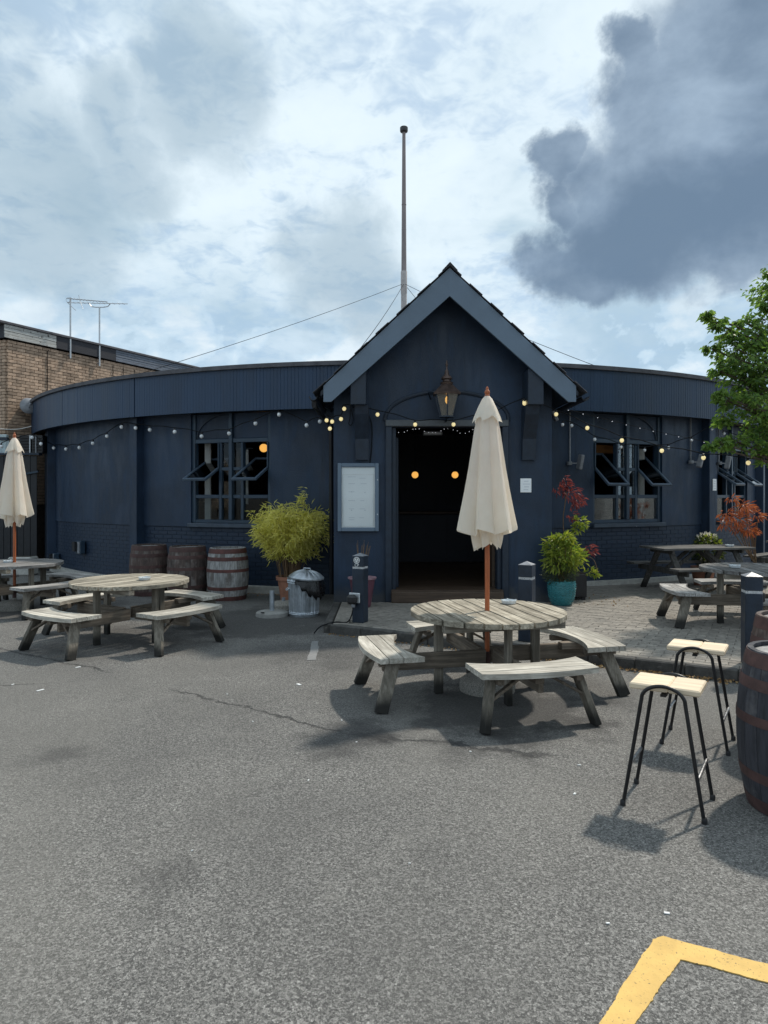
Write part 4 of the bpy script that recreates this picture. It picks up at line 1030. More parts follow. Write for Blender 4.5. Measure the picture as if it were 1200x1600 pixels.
MB().tube([(0, 0, zb), (0, 0, lz(631))], .012, 8).build('burner', M_trimdark, ln)
MB().tube(smooth_path([(-.02, .02, zt + .02), (-.25, .10, zt + .05), (-.22, .26, zt - .03)], 5), .012, 8).build('bracket', M_trimdark, ln)
MB().tube([(0, 0, zb - .01), (0, .12, zb - .05), (0, .26, zb - .05)], .014, 8).build('bracket', M_trimdark, ln)
# bulkhead boxes on the plinth at the left
def bulk(px, py, s, label):
    ph, D = phi_of_px(px, RW); z = A(px, py, D).z
    t = tag(empty('bulkhead_light', rnd_pt(ph, RW, z), ph), label, 'wall light')
    MB().box((0, -.06, 0), (.24 * s, .12, .28 * s), bev=.02).build('case', M_trim, t); MB().box((-.06 * s, -.15, .02 * s), (.12 * s, .08, .20 * s), bev=.01).build('dark_side', M_black, t)  # black box makes the left side dark, grey plate makes the right lighter
    MB().box((.06 * s, -.125, 0), (.10 * s, .015, .24 * s), bev=.005).build('lens', M_grey, t)
bulk(130, 855, 1.0, 'hooded bulkhead light on the painted brick beside the barrels'); bulk(92, 870, .62, 'small bulkhead box low on the wall behind the parasol table')
# conduits with floodlights on the right-hand wall
def flood(px, top, bot, label, tilt):
    ph, D = phi_of_px(px, RW); r_ = RW + .03
    z0, z1 = A(px, bot, D).z, A(px, top, D).z; b = rnd_pt(ph, r_, 0)
    t = tag(empty('conduit_floodlight', (b.x, b.y, z0), ph), label, 'floodlight')
    MB().tube([(0, 0, 0), (0, 0, z1 - z0)], .014, 8).build('conduit', M_grey, t)
    MB().lathe([(.045, -.03), (.05, 0), (.045, .03)], 10, cap=True, c=(-.02, -.02, 0)).build('junction', M_grey, t)
    MB().box((0, 0, 0), (.075, .10, .26), bev=.012).build('lamp_body', M_grey, t, loc=(.14, -.11, .02), rot=(R(10), tilt, R(15)))
    MB().bar((0, -.02, 0), (.12, -.09, 0), .02, .02).build('arm', M_grey, t)
flood(889, 645, 724, 'thin conduit with slim floodlight on the wall by the red-leaved plant', 0.06)
flood(1077, 650, 722, 'thin conduit with tilted floodlight between the open window and the pilaster', 0.25)
flood(1121, 655, 724, 'thin conduit with floodlight under the tree leaves on the pilaster', 0.05)
fq = A(868, 648, 10.75)
fl_ = tag(empty('security_light', (XR + .002, fq.y, fq.z)), 'grey security light on the porch corner under the eave', 'floodlight')
MB().box((.12, 0, -.02), (.05, .14, .17), Matrix.Rotation(R(-25), 3, 'Y'), bev=.01).build('lamp_body', M_grey, fl_); MB().bar((0, 0, .03), (.12, 0, .03), .03, .03).build('arm', M_grey, fl_)
# cable drooping on the porch wall
pts = smooth_path([A(566, 633, PY - .12), A(575, 648, PY - .05), A(581, 665, PY - .02), A(580.5, 700, PY - .02), A(578, 724, PY - .02)])
tag(MB().tube(pts, .008, 6).build('wall_cable', M_wire), 'dark cable running down the porch wall into the menu frame', 'cable')
pts = smooth_path([A(548, 615, 10.1), A(547, 650, 10.2), A(545, 662, 10.3), A(549, 664, 10.3), A(552, 655, 10.3), A(549, 640, 10.2)])
tag(MB().tube(pts, .006, 6).build('cable_loop', M_wire), 'loop of thin cable hanging beside the timber bracket on the porch', 'cable')

# ------------------------------------------------------------------ festoon lights
sock = MB().lathe([(.012, .062), (.019, .058), (.021, .026), (.017, .022)], 10, cap=True).mesh('socket', M_plastic, 40)
bulb_w = MB().lathe([(.002, -.046), (.016, -.043), (.030, -.030), (.036, -.010), (.032, .010), (.020, .024), (.015, .026)], 14).mesh('bulb', M_bulbwhite, 60)
bulb_y = MB().lathe([(.002, -.046), (.016, -.043), (.030, -.030), (.036, -.010), (.032, .010), (.020, .024), (.015, .026)], 14).mesh('bulb', M_bulblit, 60)
def festoon(label, pts, me, s=1.0):
    """pts: (px, py, depth) of each bulb; cable runs just above them, dipping towards every lamp"""
    P = [A(*p) for p in pts]; o = P[0]
    t = tag(empty('festoon_lights', o), label, 'string lights'); c = []
    for i, q in enumerate(P):
        c.append(q - o + Vector((0, 0, .066 * s)))
        if i + 1 < len(P):
            mid = (q + P[i + 1]) / 2 - o; c.append(mid + Vector((0, 0, .066 * s + .014)))
    MB().tube(smooth_path(c, 4), .0075, 6).build('cable', M_wire, t)
    for q in P:
        rr = (random.uniform(-.25, .25), random.uniform(-.25, .25), 0)
        b = inst('bulb', me, t, q - o, rr, (s, s, s)); inst('socket', sock, b)
    return t
def wd(px, out): return phi_of_px(max(px, 74), RW)[1] - out
festoon('string of white unlit bulbs looped along the curved wall behind the barrels',
        [(px, py, (14.6 if px < 74 else wd(px, .30))) for (px, py) in ((2, 697), (25, 689.5), (50, 683), (64, 693), (84, 699.5), (103, 701), (124, 699), (145, 692), (167, 681), (190, 666.5), (212, 668), (234, 671), (273, 674), (315, 681), (358, 676.5), (399, 661), (436, 647), (479, 664), (500, 658))], bulb_w, .98)
festoon('lit warm bulbs bunched at the porch eave and looped across the door head',
        [(515.5, 669, 10.25), (510.5, 656, 10.25), (519, 658, 10.25), (533, 654, 10.25), (538, 638, 10.2), (590, 647, 10.25), (648.6, 662.5, 10.2), (708.6, 662.5, 10.2), (770, 650, 10.2), (819.5, 627.5, 10.15)], bulb_y, .82)
festoon('lit warm bulbs on the string running from the porch out to the tree',
        [(819.5, 629.5, 10.12), (869, 646.5, 10.2), (917.5, 668, 10.3), (971.5, 687.5, 10.2), (1034, 703.5, 10.0), (1099, 714.5, 9.7), (1169, 722.5, 9.5), (1240, 728, 9.4)], bulb_y, .84)
festoon('string of small white unlit bulbs on the wall above the right-hand window',
        [(879, 663, 11.6), (893, 664.5, wd(893, .3)), (929, 686, wd(929, .3)), (970, 698, wd(970, .3)), (1007, 703, wd(1007, .3)), (1044.5, 699, wd(1044, .3)), (1080.5, 687, wd(1080, .3)), (1112, 670, wd(1112, .3)), (1131, 677, wd(1131, .3)), (1165, 690, wd(1165, .35))], bulb_w, .82)
m = MB(); c0 = smooth_path([A(900, 668, 10.3), A(985, 668, 10.9), A(1110, 665, 11.3)], 10); c1 = smooth_path([A(888, 640, 11.2), A(1000, 668, 11.5), A(1100, 690, 11.6)], 10)
fd = tag(empty('fairy_light_cable', c0[0]), 'thin cable dotted with tiny fairy lights across the right-hand wall', 'string lights')
for c_ in (c1,): MB().tube([q - c0[0] for q in c_], .0035, 5).build('cable', M_wire, fd)
for c_ in (c1,):
    for k in range(0, len(c_), 2): m.sphere(c_[k] - c0[0] - Vector((0, 0, .012)), .0055, 6, 4)
m.build('tiny_bulbs', M_fairy, fd)

# ------------------------------------------------------------------ round tables with four curved benches
def clip_x(poly, x0, keep_right):
    out = []
    for i in range(len(poly)):
        a_, b_ = poly[i], poly[(i + 1) % len(poly)]
        ia = (a_[0] >= x0) == keep_right or a_[0] == x0; ib = (b_[0] >= x0) == keep_right or b_[0] == x0
        if ia: out.append(a_)
        if ia != ib:
            t = (x0 - a_[0]) / (b_[0] - a_[0]); out.append((x0, a_[1] + t * (b_[1] - a_[1])))
    return out
TR, TZ = .675, .70
def make_table(top_m, seat_m, leg_m, beam_m):
    root = empty('round_picnic_table')
    n = 10; wv = 2 * TR / n
    for i in range(n):
        y0, y1 = -TR + i * wv + .008, -TR + (i + 1) * wv - .008
        pts = []
        for k in range(9):
            y = y0 + (y1 - y0) * k / 8; pts.append((math.sqrt(max(.0004, TR * TR - y * y)), y))
        poly = [(y, x) for (x, y) in pts] + [(y, -x) for (x, y) in reversed(pts)]
        MB().prism(poly, TZ - .042, TZ + random.uniform(-.003, .002)).build('tabletop_plank', top_m, root)
    for y in (-.38, .38): MB().box((0, y, TZ - .075), (1.06, .07, .06), bev=.004).build('batten', W_x, root)
    for k in range(4):
        a_ = k * math.pi / 2
        MB().box((.45, 0, (TZ - .045) / 2), (.075, .048, TZ - .047), bev=.005).build('leg', leg_m, root, rot=(0, 0, a_ + .0))
        MB().box((.50, .048, .30), (.92 if k % 2 == 0 else .90, .045, .135), bev=.005).build('beam', beam_m, root, rot=(0, 0, a_))
        bz = .43
        # bench: local x outward, y along the seat
        b_ = MB().box((.86, 0, bz - .075), (.34, .075, .062), bev=.004).build('bench', beam_m, root, rot=(0, 0, a_))
        out = []
        HL = .46
        for i in range(13): y = -HL + 2 * HL * i / 12; out.append((math.sqrt(1.9 ** 2 - y * y) - .78, y))
        for i in range(13): y = HL - 2 * HL * i / 12; out.append((math.sqrt(1.0 ** 2 - y * y) - .18, y))
        for (xa, xb) in ((0, .875), (.882, .995), (1.002, 2)):
            pl_ = clip_x(clip_x(out, xa, True), xb, False)
            MB().prism(pl_, bz - .04, bz + random.uniform(-.002, .002)).build('seat_plank', seat_m, b_)
        for s in (-1, 1):
            MB().box((.90, s * .31, bz - .068), (.30, .05, .052), bev=.004).build('seat_bearer', beam_m, b_)
            MB().bar((.93, s * .34, bz - .043), (1.06, s * .44, .0), .045, .105, up=(1, .0, 0), bev=.004).build('leg', leg_m, b_)
            MB().bar((1.0, s * .385, .21), (.93, s * .08, bz - .05), .022, .045, up=(1, 0, 0), bev=.003).build('brace', beam_m, b_)
    return root
t1 = make_table(W_top, W_seat, W_leg, W_beam)
def set_root(t, loc, rz, label):
    t.location = loc; t.rotation_euler = (0, 0, rz); tag(t, label, 'picnic table', 'round picnic tables outside the pub')
set_root(t1, (.909, 6.06, 0), R(13), 'round weathered table with a parasol and four benches, in front of the porch door')
t2 = copy_tree(t1); set_root(t2, (-3.03, 8.26, 0), R(-33), 'round weathered table without parasol, in front of the three barrels')
t3 = make_table(G_top, G_seat, W_leg, W_beam); set_root(t3, (-5.56, 10.4, 0), R(-33), 'grey round table with a parasol, beside the black fence')
t4 = copy_tree(t3); set_root(t4, (4.65, 8.58, PAVE), R(-8), 'grey round table on the paved terrace under the tree')

# dark A-frame picnic tables by the wall
def aframe(loc, rz, label, white=False):
    t = tag(empty('picnic_bench_table', loc, rz), label, 'picnic table'); L = 1.65
    for i in range(5): MB().box((0, -.30 + i * .15, .73), (L, .14, .036), bev=.004).build('tabletop_plank', D_x, t)
    for s in (-1, 1):
        for k in range(2): MB().box((0, s * (.58 + k * .135), .43), (L, .125, .036), bev=.004).build('seat_plank', D_x, t)
        for x in (-.58, .58):
            MB().bar((x, s * .16, .71), (x, s * .66, 0), .045, .095, up=(1, 0, 0), bev=.004).build('leg', D_leg, t)
            MB().bar((x + (-.04 if x > 0 else .04), s * .10, .34), (x * .15, s * .10, .68), .03, .06, bev=.004).build('brace', D_leg, t)
    for x in (-.625, .625):
        MB().box((x, 0, .37), (.042, 1.42, .09), bev=.004).build('crossbeam', D_leg, t); MB().box((x, 0, .68), (.042, .66, .06), bev=.004).build('batten', D_leg, t)
    return t
aframe((5.22, 11.55, PAVE), R(10), 'long dark rectangular picnic table against the wall under the right-hand window')
aframe((8.05, 13.25, PAVE), R(40), 'dark rectangular picnic table by the wall behind the copper maple')
# ashtrays and a napkin on tables
def ashtray(c, label):
    t = tag(empty('ashtray', c), label, 'ashtray')
    MB().lathe([(.062, 0), (.066, .004), (.07, .03), (.062, .032), (.055, .012), (.001, .010)], 18).build('dish', M_glasswhite, t, 40)
    for k in range(4): MB().box((.064 * math.cos(k * 1.571), .064 * math.sin(k * 1.571), .034), (.02, .012, .006), Matrix.Rotation(k * 1.571, 3, 'Z')).build('rest', M_glasswhite, t)
p = G(795, 943, TZ); ashtray((p.x, p.y, TZ + .002), 'glass ashtray beside the parasol pole on the table before the porch')
p = G(226, 906, TZ); ashtray((p.x, p.y, TZ + .002), 'glass ashtray on the table in front of the three barrels')
p = G(13, 879, TZ); ashtray((p.x, p.y, TZ + .002), 'glass ashtray on the parasol table beside the black fence')
p = G(1148, 887, TZ + PAVE); ashtray((p.x, p.y, TZ + PAVE + .002), 'glass ashtray on the terrace table under the tree')
p = G(1140, 854, .86); ashtray((p.x, p.y, PAVE + .75), 'pale ashtray on the long dark picnic table against the wall')

# ------------------------------------------------------------------ closed parasols
def parasol(loc, label, seed, rz, n=8):
    rng = random.Random(seed); t = tag(empty('parasol', loc, rz), label, 'parasol', 'closed cream parasols')
    NA = 128; ph0 = [rng.uniform(-.18, .18) for _ in range(n)]; dep = [rng.uniform(.35, .72) for _ in range(n)]; hem = [rng.uniform(-.05, .05) for _ in range(n)]
    skew = [rng.uniform(.35, .65) for _ in range(n)]
    def fold(u, k):
        """0 at a rib, 1 at the bottom of the fold between two ribs"""
        s = skew[k]; return u / s if u < s else (1 - u) / (1 - s)
    def surf(r0, z, amp, j, twist=0.0):
        a_ = j / NA * n; k = int(a_) % n; u = a_ - int(a_); fd_ = fold(u, k)
        r_ = r0 * (1 - amp * dep[k] * (fd_ ** 1.3)); th = 2 * math.pi * j / NA + ph0[k] * math.sin(math.pi * u) * .6 + twist * math.sin(math.pi * u)
        return r_ * math.cos(th), r_ * math.sin(th), k, fd_
    def skin(prof, hemf):
        m = MB()
        for i, (r0, z, amp) in enumerate(prof):
            q = i / (len(prof) - 1)
            for j in range(NA):
                x, y, k, fd_ = surf(r0, z, amp, j, .25 * q)
                m.v.append((x, y, z + (hemf(k, fd_) if i >= len(prof) - 2 else 0) * (1 if i == len(prof) - 1 else .5)))
        for i in range(len(prof) - 1):
            for j in range(NA):
                j2 = (j + 1) % NA; m.f.append((i * NA + j, i * NA + j2, (i + 1) * NA + j2, (i + 1) * NA + j))
        return m
    body = [(.035, 2.52, 0), (.075, 2.44, .15), (.098, 2.36, .45), (.115, 2.28, .6), (.140, 2.12, .75), (.168, 1.94, .85), (.205, 1.74, .9), (.240, 1.57, .95), (.262, 1.47, 1.0), (.272, 1.425, 1.0)]
    c_ = skin(body, lambda k, fd_: hem[k] * .6 - .055 * fd_).build('canopy', M_canvas, t, 35)
    inner = [(.10, 1.62, .2), (.150, 1.50, .5), (.150, 1.38, .9), (.135, 1.30, 1.1), (.120, 1.255, 1.2)]
    i_ = skin(inner, lambda k, fd_: hem[k] * .9 + .05 * fd_).build('inner_folds', M_canvas, t, 35)
    cap_ = [(.022, 2.575, 0), (.045, 2.55, .1), (.085, 2.47, .25), (.122, 2.395, .4), (.134, 2.365, .5)]
    v_ = skin(cap_, lambda k, fd_: -.02 + .05 * fd_ + hem[k] * .3).build('vent_cap', M_canvas, t, 35)
    MB().tube([(0, 0, .08), (0, 0, 2.58)], .021, 14).build('pole', M_umbpole, t, 40)
    MB().lathe([(.02, 2.57), (.024, 2.58), (.018, 2.59), (.024, 2.605), (.022, 2.62), (.012, 2.632), (.013, 2.645), (.004, 2.66)], 12, cap=True).build('finial', M_umbpole, t, 40)
    for k in range(n):
        a_ = 2 * math.pi * k / n; MB().bar((.03 * math.cos(a_), .03 * math.sin(a_), 2.5), (.10 * math.cos(a_), .10 * math.sin(a_), 1.46), .012, .014).build('rib', M_umbpole, t)
    b_ = MB().lathe([(.03, .17), (.035, .13), (.06, .125), (.20, .115), (.235, .09), (.245, .05), (.24, 0)], 28, cap=True).build('weighted_base', M_pebble, t, 40)
    MB().tube([(0, 0, .10), (0, 0, .34)], .028, 12).build('base_sleeve', M_rust, t, 40)
parasol((.905, 6.06, 0), 'closed cream parasol rising through the round table in front of the porch door', 5, R(-118), 6)
parasol((-5.56, 10.4, 0), 'closed cream parasol rising through the grey table beside the black fence', 9, R(-105), 6)
# spare bases by the wall
sb = tag(empty('umbrella_stand', G(425, 962)), 'empty grey parasol base with upright tube beside the metal dustbin', 'parasol base')
MB().lathe([(.03, .075), (.20, .065), (.225, .05), (.23, .02), (.23, 0)], 28, cap=True).build('weight', M_concrete, sb, 40); MB().tube([(0, 0, .07), (0, 0, .36)], .034, 14).build('tube', M_galv, sb, 40)
MB().box((-.10, -.19, .075), (.05, .02, .012)).build('handle', M_black, sb)
sb = tag(empty('umbrella_stand', G(443, 950)), 'rough concrete parasol base lying behind the metal dustbin', 'parasol base')
MB().lathe([(.04, .11), (.15, .10), (.2, .06), (.21, 0)], 24, cap=True).build('weight', M_pebble, sb, 40); MB().lathe([(.028, .10), (.028, .16), (.02, .16), (.02, .10)], 12).build('sleeve', M_grey, sb)

# ------------------------------------------------------------------ barrels
def barrel(loc, rz, label, stave_m, hoop_m, s=1.0, group='oak barrels used as tables', lid=M_stavegrey, h=.88, rb=.315, re=.262):
    t = tag(empty('oak_barrel', loc, rz), label, 'barrel', group); ns = 22
    prof = [(re + (rb - re) * (1 - (2 * i / 12 - 1) ** 2), h * i / 12) for i in range(13)]
    m = MB(); w = math.pi / ns * .975
    for (r_, z) in prof: m.v += [(r_ * math.cos(-w), r_ * math.sin(-w), z), (r_ * 1.004, 0, z), (r_ * math.cos(w), r_ * math.sin(w), z), ((r_ - .028) * math.cos(w), (r_ - .028) * math.sin(w), z), ((r_ - .028) * math.cos(w), -(r_ - .028) * math.sin(w), z)]
    for i in range(12):
        for j in range(5): m.f.append((i * 5 + j, i * 5 + (j + 1) % 5, i * 5 + 5 + (j + 1) % 5, i * 5 + 5 + j))
    m.f += [(0, 1, 2, 3, 4), (64, 63, 62, 61, 60)]
    me = m.mesh('stave', stave_m)
    for i in range(ns): inst('stave', me, t, (0, 0, 0), (0, 0, 2 * math.pi * i / ns))
    def rz_(z): return re + (rb - re) * (1 - (2 * z / h - 1) ** 2) + .0035
    for (z, wd_) in ((.04, .07), (.20, .055), (h - .36, .05), (h - .17, .06), (h - .045, .075)):
        a_, b_ = z - wd_ / 2, z + wd_ / 2
        MB().lathe([(rz_(a_), a_), (rz_(z) + .001, z), (rz_(b_), b_), (rz_(b_) - .006, b_), (rz_(a_) - .006, a_)], 44).build('hoop', hoop_m, t, 50)
    for i in range(5):
        y0, y1 = -re + .03 + i * (2 * re - .06) / 5, -re + .03 + (i + 1) * (2 * re - .06) / 5 - .003; pts = []
        for k in range(5):
            y = y0 + (y1 - y0) * k / 4; pts.append((math.sqrt(max(1e-4, (re - .028) ** 2 - y * y)), y))
        MB().prism(pts + [(-x, y) for (x, y) in reversed(pts)], h - .05, h - .025).build('head_board', lid, t)
    return t
barrel((2.285, 3.77, 0), R(10), 'blue-black oak barrel beside the two bar stools', M_staveblue, M_rust, h=.86, rb=.325, re=.268, group='oak barrels near the stools')
barrel((2.84, 4.72, 0), R(40), 'oak barrel with red-brown top hoop standing behind the blue-black one', M_stavemid, M_rust, group='oak barrels near the stools')
barrel((-2.58, 11.42, 0), R(5), 'silver-grey weathered barrel next to the bamboo, hoops rust red', M_stavegrey, M_rustred, h=.85, rb=.34, re=.29)
barrel((-3.30, 11.62, 0), R(25), 'dark brown barrel between the silver barrel and another dark one', M_stavedark, M_rust, h=.86, rb=.335, re=.285)
barrel((-4.06, 11.95, 0), R(50), 'dark brown barrel standing farthest from the bamboo', M_stavemid, M_rust, h=.86, rb=.325, re=.28)

# ------------------------------------------------------------------ bar stools
def stool(c, rz, label):
    t = tag(empty('bar_stool', c, rz), label, 'bar stool', 'bar stools on the tarmac'); SH = .672
    for s, w0, w1 in ((-1, -.180, .0192), (1, .0198, .180)):
        MB().box(((w0 + w1) / 2, 0, SH - .016), (w1 - w0, .268, .034), bev=.007).build('seat_board', M_seatwood, t)
    for s in (-1, 1):
        yt, yb = s * .152, s * .168
        pts = [(-.205, yb, .0), (-.152, .5 * (yt + yb), .33)]
        for i in range(11):
            th = math.pi - math.pi * i / 10; pts.append((.112 * math.cos(th), yt, SH - .085 + .090 * math.sin(th) ** .9))
        pts += [(.152, .5 * (yt + yb), .33), (.205, yb, .0)]
        MB().tube(smooth_path(pts, 3), .0102, 10).build('leg_frame', M_tube, t, 50)
        for x in (-.205, .205): MB().lathe([(.015, 0), (.015, .02), (.0125, .03)], 10, c=(x, yb, 0), cap=True).build('foot_cap', M_plastic, t)
    for x in (-.175, .175): MB().tube([(x, -.16, .22), (x, .16, .22)], .0095, 10).build('foot_rail', M_footrail, t, 40)
    MB().box((0, 0, SH - .045), (.03, .30, .012)).build('seat_bracket', M_tube, t)
stool((1.577, 3.836, 0), R(-32), 'bar stool with two-board pale timber seat on black tubular legs, farther from the terrace kerb')
stool((2.17, 4.78, 0), R(-32), 'bar stool with pale timber seat standing close to the terrace kerb')

# ------------------------------------------------------------------ bollards
def bollard(c, rz, label, extra=None):
    t = tag(empty('timber_bollard', c, rz), label, 'bollard', 'square navy bollards along the kerb'); h = .84; w = .155
    MB().box((0, 0, .34), (w, w, .68), bev=.008).build('post', M_trimdark, t)
    MB().box((0, 0, .69), (w - .012, w - .012, .028)).build('reflective_band', M_band, t)
    MB().box((0, 0, .77), (w, w, .135), bev=.008).build('post_head', M_trimdark, t)
    a_ = w / 2; MB().add([(-a_, -a_, .837), (a_, -a_, .837), (a_, a_, .837), (-a_, a_, .837), (0, 0, .875)], [(3, 2, 1, 0), (0, 1, 4), (1, 2, 4), (2, 3, 4), (3, 0, 4)]).build('cap', M_grey, t)
    if extra: extra(t, w)
def b1(t, w):
    y = -w / 2
    MB().tube([(-.01, y - .001, .785), (-.01, y - .006, .785)], .042, 24).build('disc_sign', M_white, t)
    m = MB()
    for k in range(3):
        a_ = k * 2.094 + 1.57; m.tube([(-.01 + .006 * math.cos(a_), y - .0075, .785 + .006 * math.sin(a_)), (-.01 + .026 * math.cos(a_), y - .0075, .785 + .026 * math.sin(a_))], .0035, 5)
    m.tube([(-.01 + .031 * math.cos(i * .314), y - .0075, .785 + .031 * math.sin(i * .314)) for i in range(20)], .0025, 5, closed=True)
    m.build('disc_symbol', M_plastic, t)
    cu = bpy.data.curves.new('lettering', 'FONT'); cu.body = 'CP'; cu.size = .05; cu.extrude = .0008; cu.align_x = 'CENTER'
    tmp = bpy.data.objects.new('lettering', cu); COL.objects.link(tmp); dg = bpy.context.evaluated_depsgraph_get()
    me = bpy.data.meshes.new_from_object(tmp.evaluated_get(dg)); bpy.data.objects.remove(tmp); me.materials.clear(); me.materials.append(M_white)
    o = inst('lettering', me, t, (-.01, y - .002, .708), (R(90), 0, 0))
    MB().box((-.035, y - .012, .315), (.15, .02, .125), bev=.006).build('socket_plate', M_whitemetal, t)
    MB().box((-.045, y - .065, .30), (.135, .085, .12), bev=.03).build('socket_cover', M_plastic, t)
    MB().lathe([(.022, -.02), (.026, 0), (.022, .03)], 10, c=(-.03, y - .06, .225), cap=True).build('plug', M_grey, t)
    pts = smooth_path([(-.03, y - .06, .21), (-.05, y - .07, .10), (-.12, y - .06, .012), (-.26, y - .12, .012), (-.36, y - .30, -.02), (-.42, y - .36, -.10)], 6)
    MB().tube(pts, .008, 6).build('flex', M_wire, t)
def b3(t, w): MB().box((w / 2 + .012, -.02, .64), (.03, .05, .09), bev=.01).build('hook', M_plastic, t)
bollard((-.30, 8.72, PAVE), R(-24), 'square navy bollard with white disc sign and black socket by the plum pot', b1)
bollard((1.57, 7.60, PAVE), R(-28), 'square navy bollard between the parasol table and the porch')
bollard((3.47, 6.52, PAVE), R(-12), 'square navy bollard behind the barrels near the terrace table', b3)

# ------------------------------------------------------------------ dustbin
g = G(475, 961)
db = tag(empty('metal_dustbin', g), 'ribbed galvanised dustbin with lid and black bag hanging out', 'dustbin')
NR = 44
def rib(a_, t): return 1 + .018 * (1 if math.cos(a_ * NR / 2) > 0 else -1) * (1 if .10 < t < .86 else 0)
MB().lathe([(.205, .0), (.208, .03), (.214, .035), (.206, .045), (.214, .055), (.208, .065), (.210, .10), (.216, .25), (.222, .38), (.226, .46), (.228, .47), (.236, .475), (.230, .485), (.238, .50), (.232, .515), (.232, .53), (.238, .54), (.225, .54)], 176, rf=rib).build('bin_body', M_galv, db, 30)
MB().lathe([(.001, .01), (.20, .01)], 40).build('base', M_galv, db)
def lrib(a_, t): return 1
lm = MB(); NL = 96; prf = [(.250, .535), (.252, .555), (.240, .565), (.20, .592), (.14, .622), (.08, .640), (.03, .648), (.001, .65)]
for (r_, z) in prf:
    for j in range(NL): a_ = 2 * math.pi * j / NL; zz = z + (.007 * (1 if math.cos(a_ * 16) > .2 else 0) if .07 < r_ < .23 else 0); lm.v.append((r_ * math.cos(a_), r_ * math.sin(a_), zz))
for i in range(len(prf) - 1):
    for j in range(NL): lm.f.append((i * NL + j, i * NL + (j + 1) % NL, (i + 1) * NL + (j + 1) % NL, (i + 1) * NL + j))
lid_ = lm.build('lid', M_galv, db, 25, rot=(R(3), R(4), 0))
MB().tube([(-.05, 0, .648), (-.045, 0, .675), (.045, 0, .675), (.05, 0, .648)], .008, 8).build('lid_handle', M_galv, lid_, 40)
for s in (-1, 1):
    a_ = R(200) if s < 0 else R(20); MB().tube([(.225 * math.cos(a_ - .2), .225 * math.sin(a_ - .2), .40), (.26 * math.cos(a_ - .15), .26 * math.sin(a_ - .15), .37), (.26 * math.cos(a_ + .15), .26 * math.sin(a_ + .15), .37), (.225 * math.cos(a_ + .2), .225 * math.sin(a_ + .2), .40)], .007, 7).build('side_handle', M_galv, db)
m = MB(); n = 26
for i in range(n + 1):
    a_ = R(-112) + R(150) * i / n; low = .52 - .26 * math.sin(math.pi * min(1, (i / n) * 1.02)) ** 1.1 - .03 * math.sin(i * 1.9)
    for (k, z) in enumerate((.548, .50, (.50 + low) / 2, low)):
        r_ = .246 + .018 * k + .008 * math.sin(i * 2.3 + k); m.v.append((r_ * math.cos(a_), r_ * math.sin(a_), z))
for i in range(n):
    for k in range(3): m.f.append((i * 4 + k, i * 4 + 4 + k, i * 4 + 5 + k, i * 4 + 1 + k))
bo = m.build('bin_bag', M_bag, db, 50); sm = bo.modifiers.new('thickness', 'SOLIDIFY'); sm.thickness = .004

# ------------------------------------------------------------------ pots and plants
def pot(t, prof, mat, rim_mat=None, nm='pot', rf=None, n=32):
    MB().lathe(prof, n, rf=rf).build(nm, mat, t, 40)
def rand_in_ellipsoid(n, c, r, shell=0.0):
    v = RNG.normal(size=(n, 3)); v /= np.linalg.norm(v, axis=1, keepdims=True)
    rad = (shell + (1 - shell) * RNG.random((n, 1))) ** (1 / 2.2)
    return np.asarray(c) + v * rad * np.asarray(r), v
# bamboo
bp = tag(empty('bamboo_plant', (-1.53, 11.25, 0)), 'bushy yellow-green bamboo in a terracotta pot beside the dustbin', 'plant')
pot(bp, [(.001, .01), (.15, .01), (.20, .34), (.225, .34), (.23, .40), (.205, .40), (.20, .36), (.001, .36)], M_terra)
MB().lathe([(.001, .37), (.2, .37)], 20).build('soil', M_soil, bp)
cs = MB(); P_, D_ = [], []
for i in range(70):
    a_ = random.uniform(0, 6.283); r0 = random.random() ** .5 * .16; sp_ = random.random() ** .5; H = random.uniform(.85, 1.22) - .15 * sp_
    b_ = Vector((r0 * math.cos(a_), r0 * math.sin(a_), .36)); e_ = Vector(((r0 + sp_ * .50) * math.cos(a_), (r0 + sp_ * .45) * math.sin(a_), .36 + H))
    if i == 0: e_ = Vector((.22, -.05, 1.70))
    mid_ = b_.lerp(e_, .55) + Vector((-.1 * sp_ * math.cos(a_), -.1 * sp_ * math.sin(a_), .05))
    path = smooth_path([b_, mid_, e_], 5); cs.tube(path, [.007 * (1 - .6 * k / len(path)) for k in range(len(path))], 5)
    for k in range(4, len(path)):
        for _ in range(8):
            o_ = path[k] + Vector((random.gauss(0, .055), random.gauss(0, .055), random.gauss(0, .05)))
            for __ in range(3):
                P_.append(tuple(o_ + Vector((random.gauss(0, .015),) * 3))); D_.append((math.cos(a_) * .6 + random.gauss(0, .7), math.sin(a_) * .6 + random.gauss(0, .7), random.gauss(-.25, .5)))
cs.build('canes', M_stem, bp, 60)
leaves('foliage', L_bamboo, bp, P_, D_, .11, .017)
# plum pot with dead stalks
pp = tag(empty('plum_pot', G(566, 948, PAVE)), 'tall plum coloured pot with dry stalks behind the signed bollard', 'plant pot')
pot(pp, [(.001, .0), (.115, .0), (.125, .02), (.185, .40), (.19, .41)], M_purple); pot(pp, [(.188, .40), (.205, .405), (.207, .425), (.178, .425), (.172, .36), (.001, .36)], M_purplerim, nm='rim')
m = MB()
for i in range(13):
    a_ = random.uniform(0, 6.28); l_ = random.uniform(.45, .6); m.tube([(.03 * math.cos(a_), .03 * math.sin(a_), .36), (.06 * math.cos(a_), .05 * math.sin(a_), .36 + l_ * .5), (.10 * math.cos(a_) + .02, .08 * math.sin(a_), .36 + l_)], [.006, .005, .002], 5)
m.build('dry_stalks', M_stem, pp)
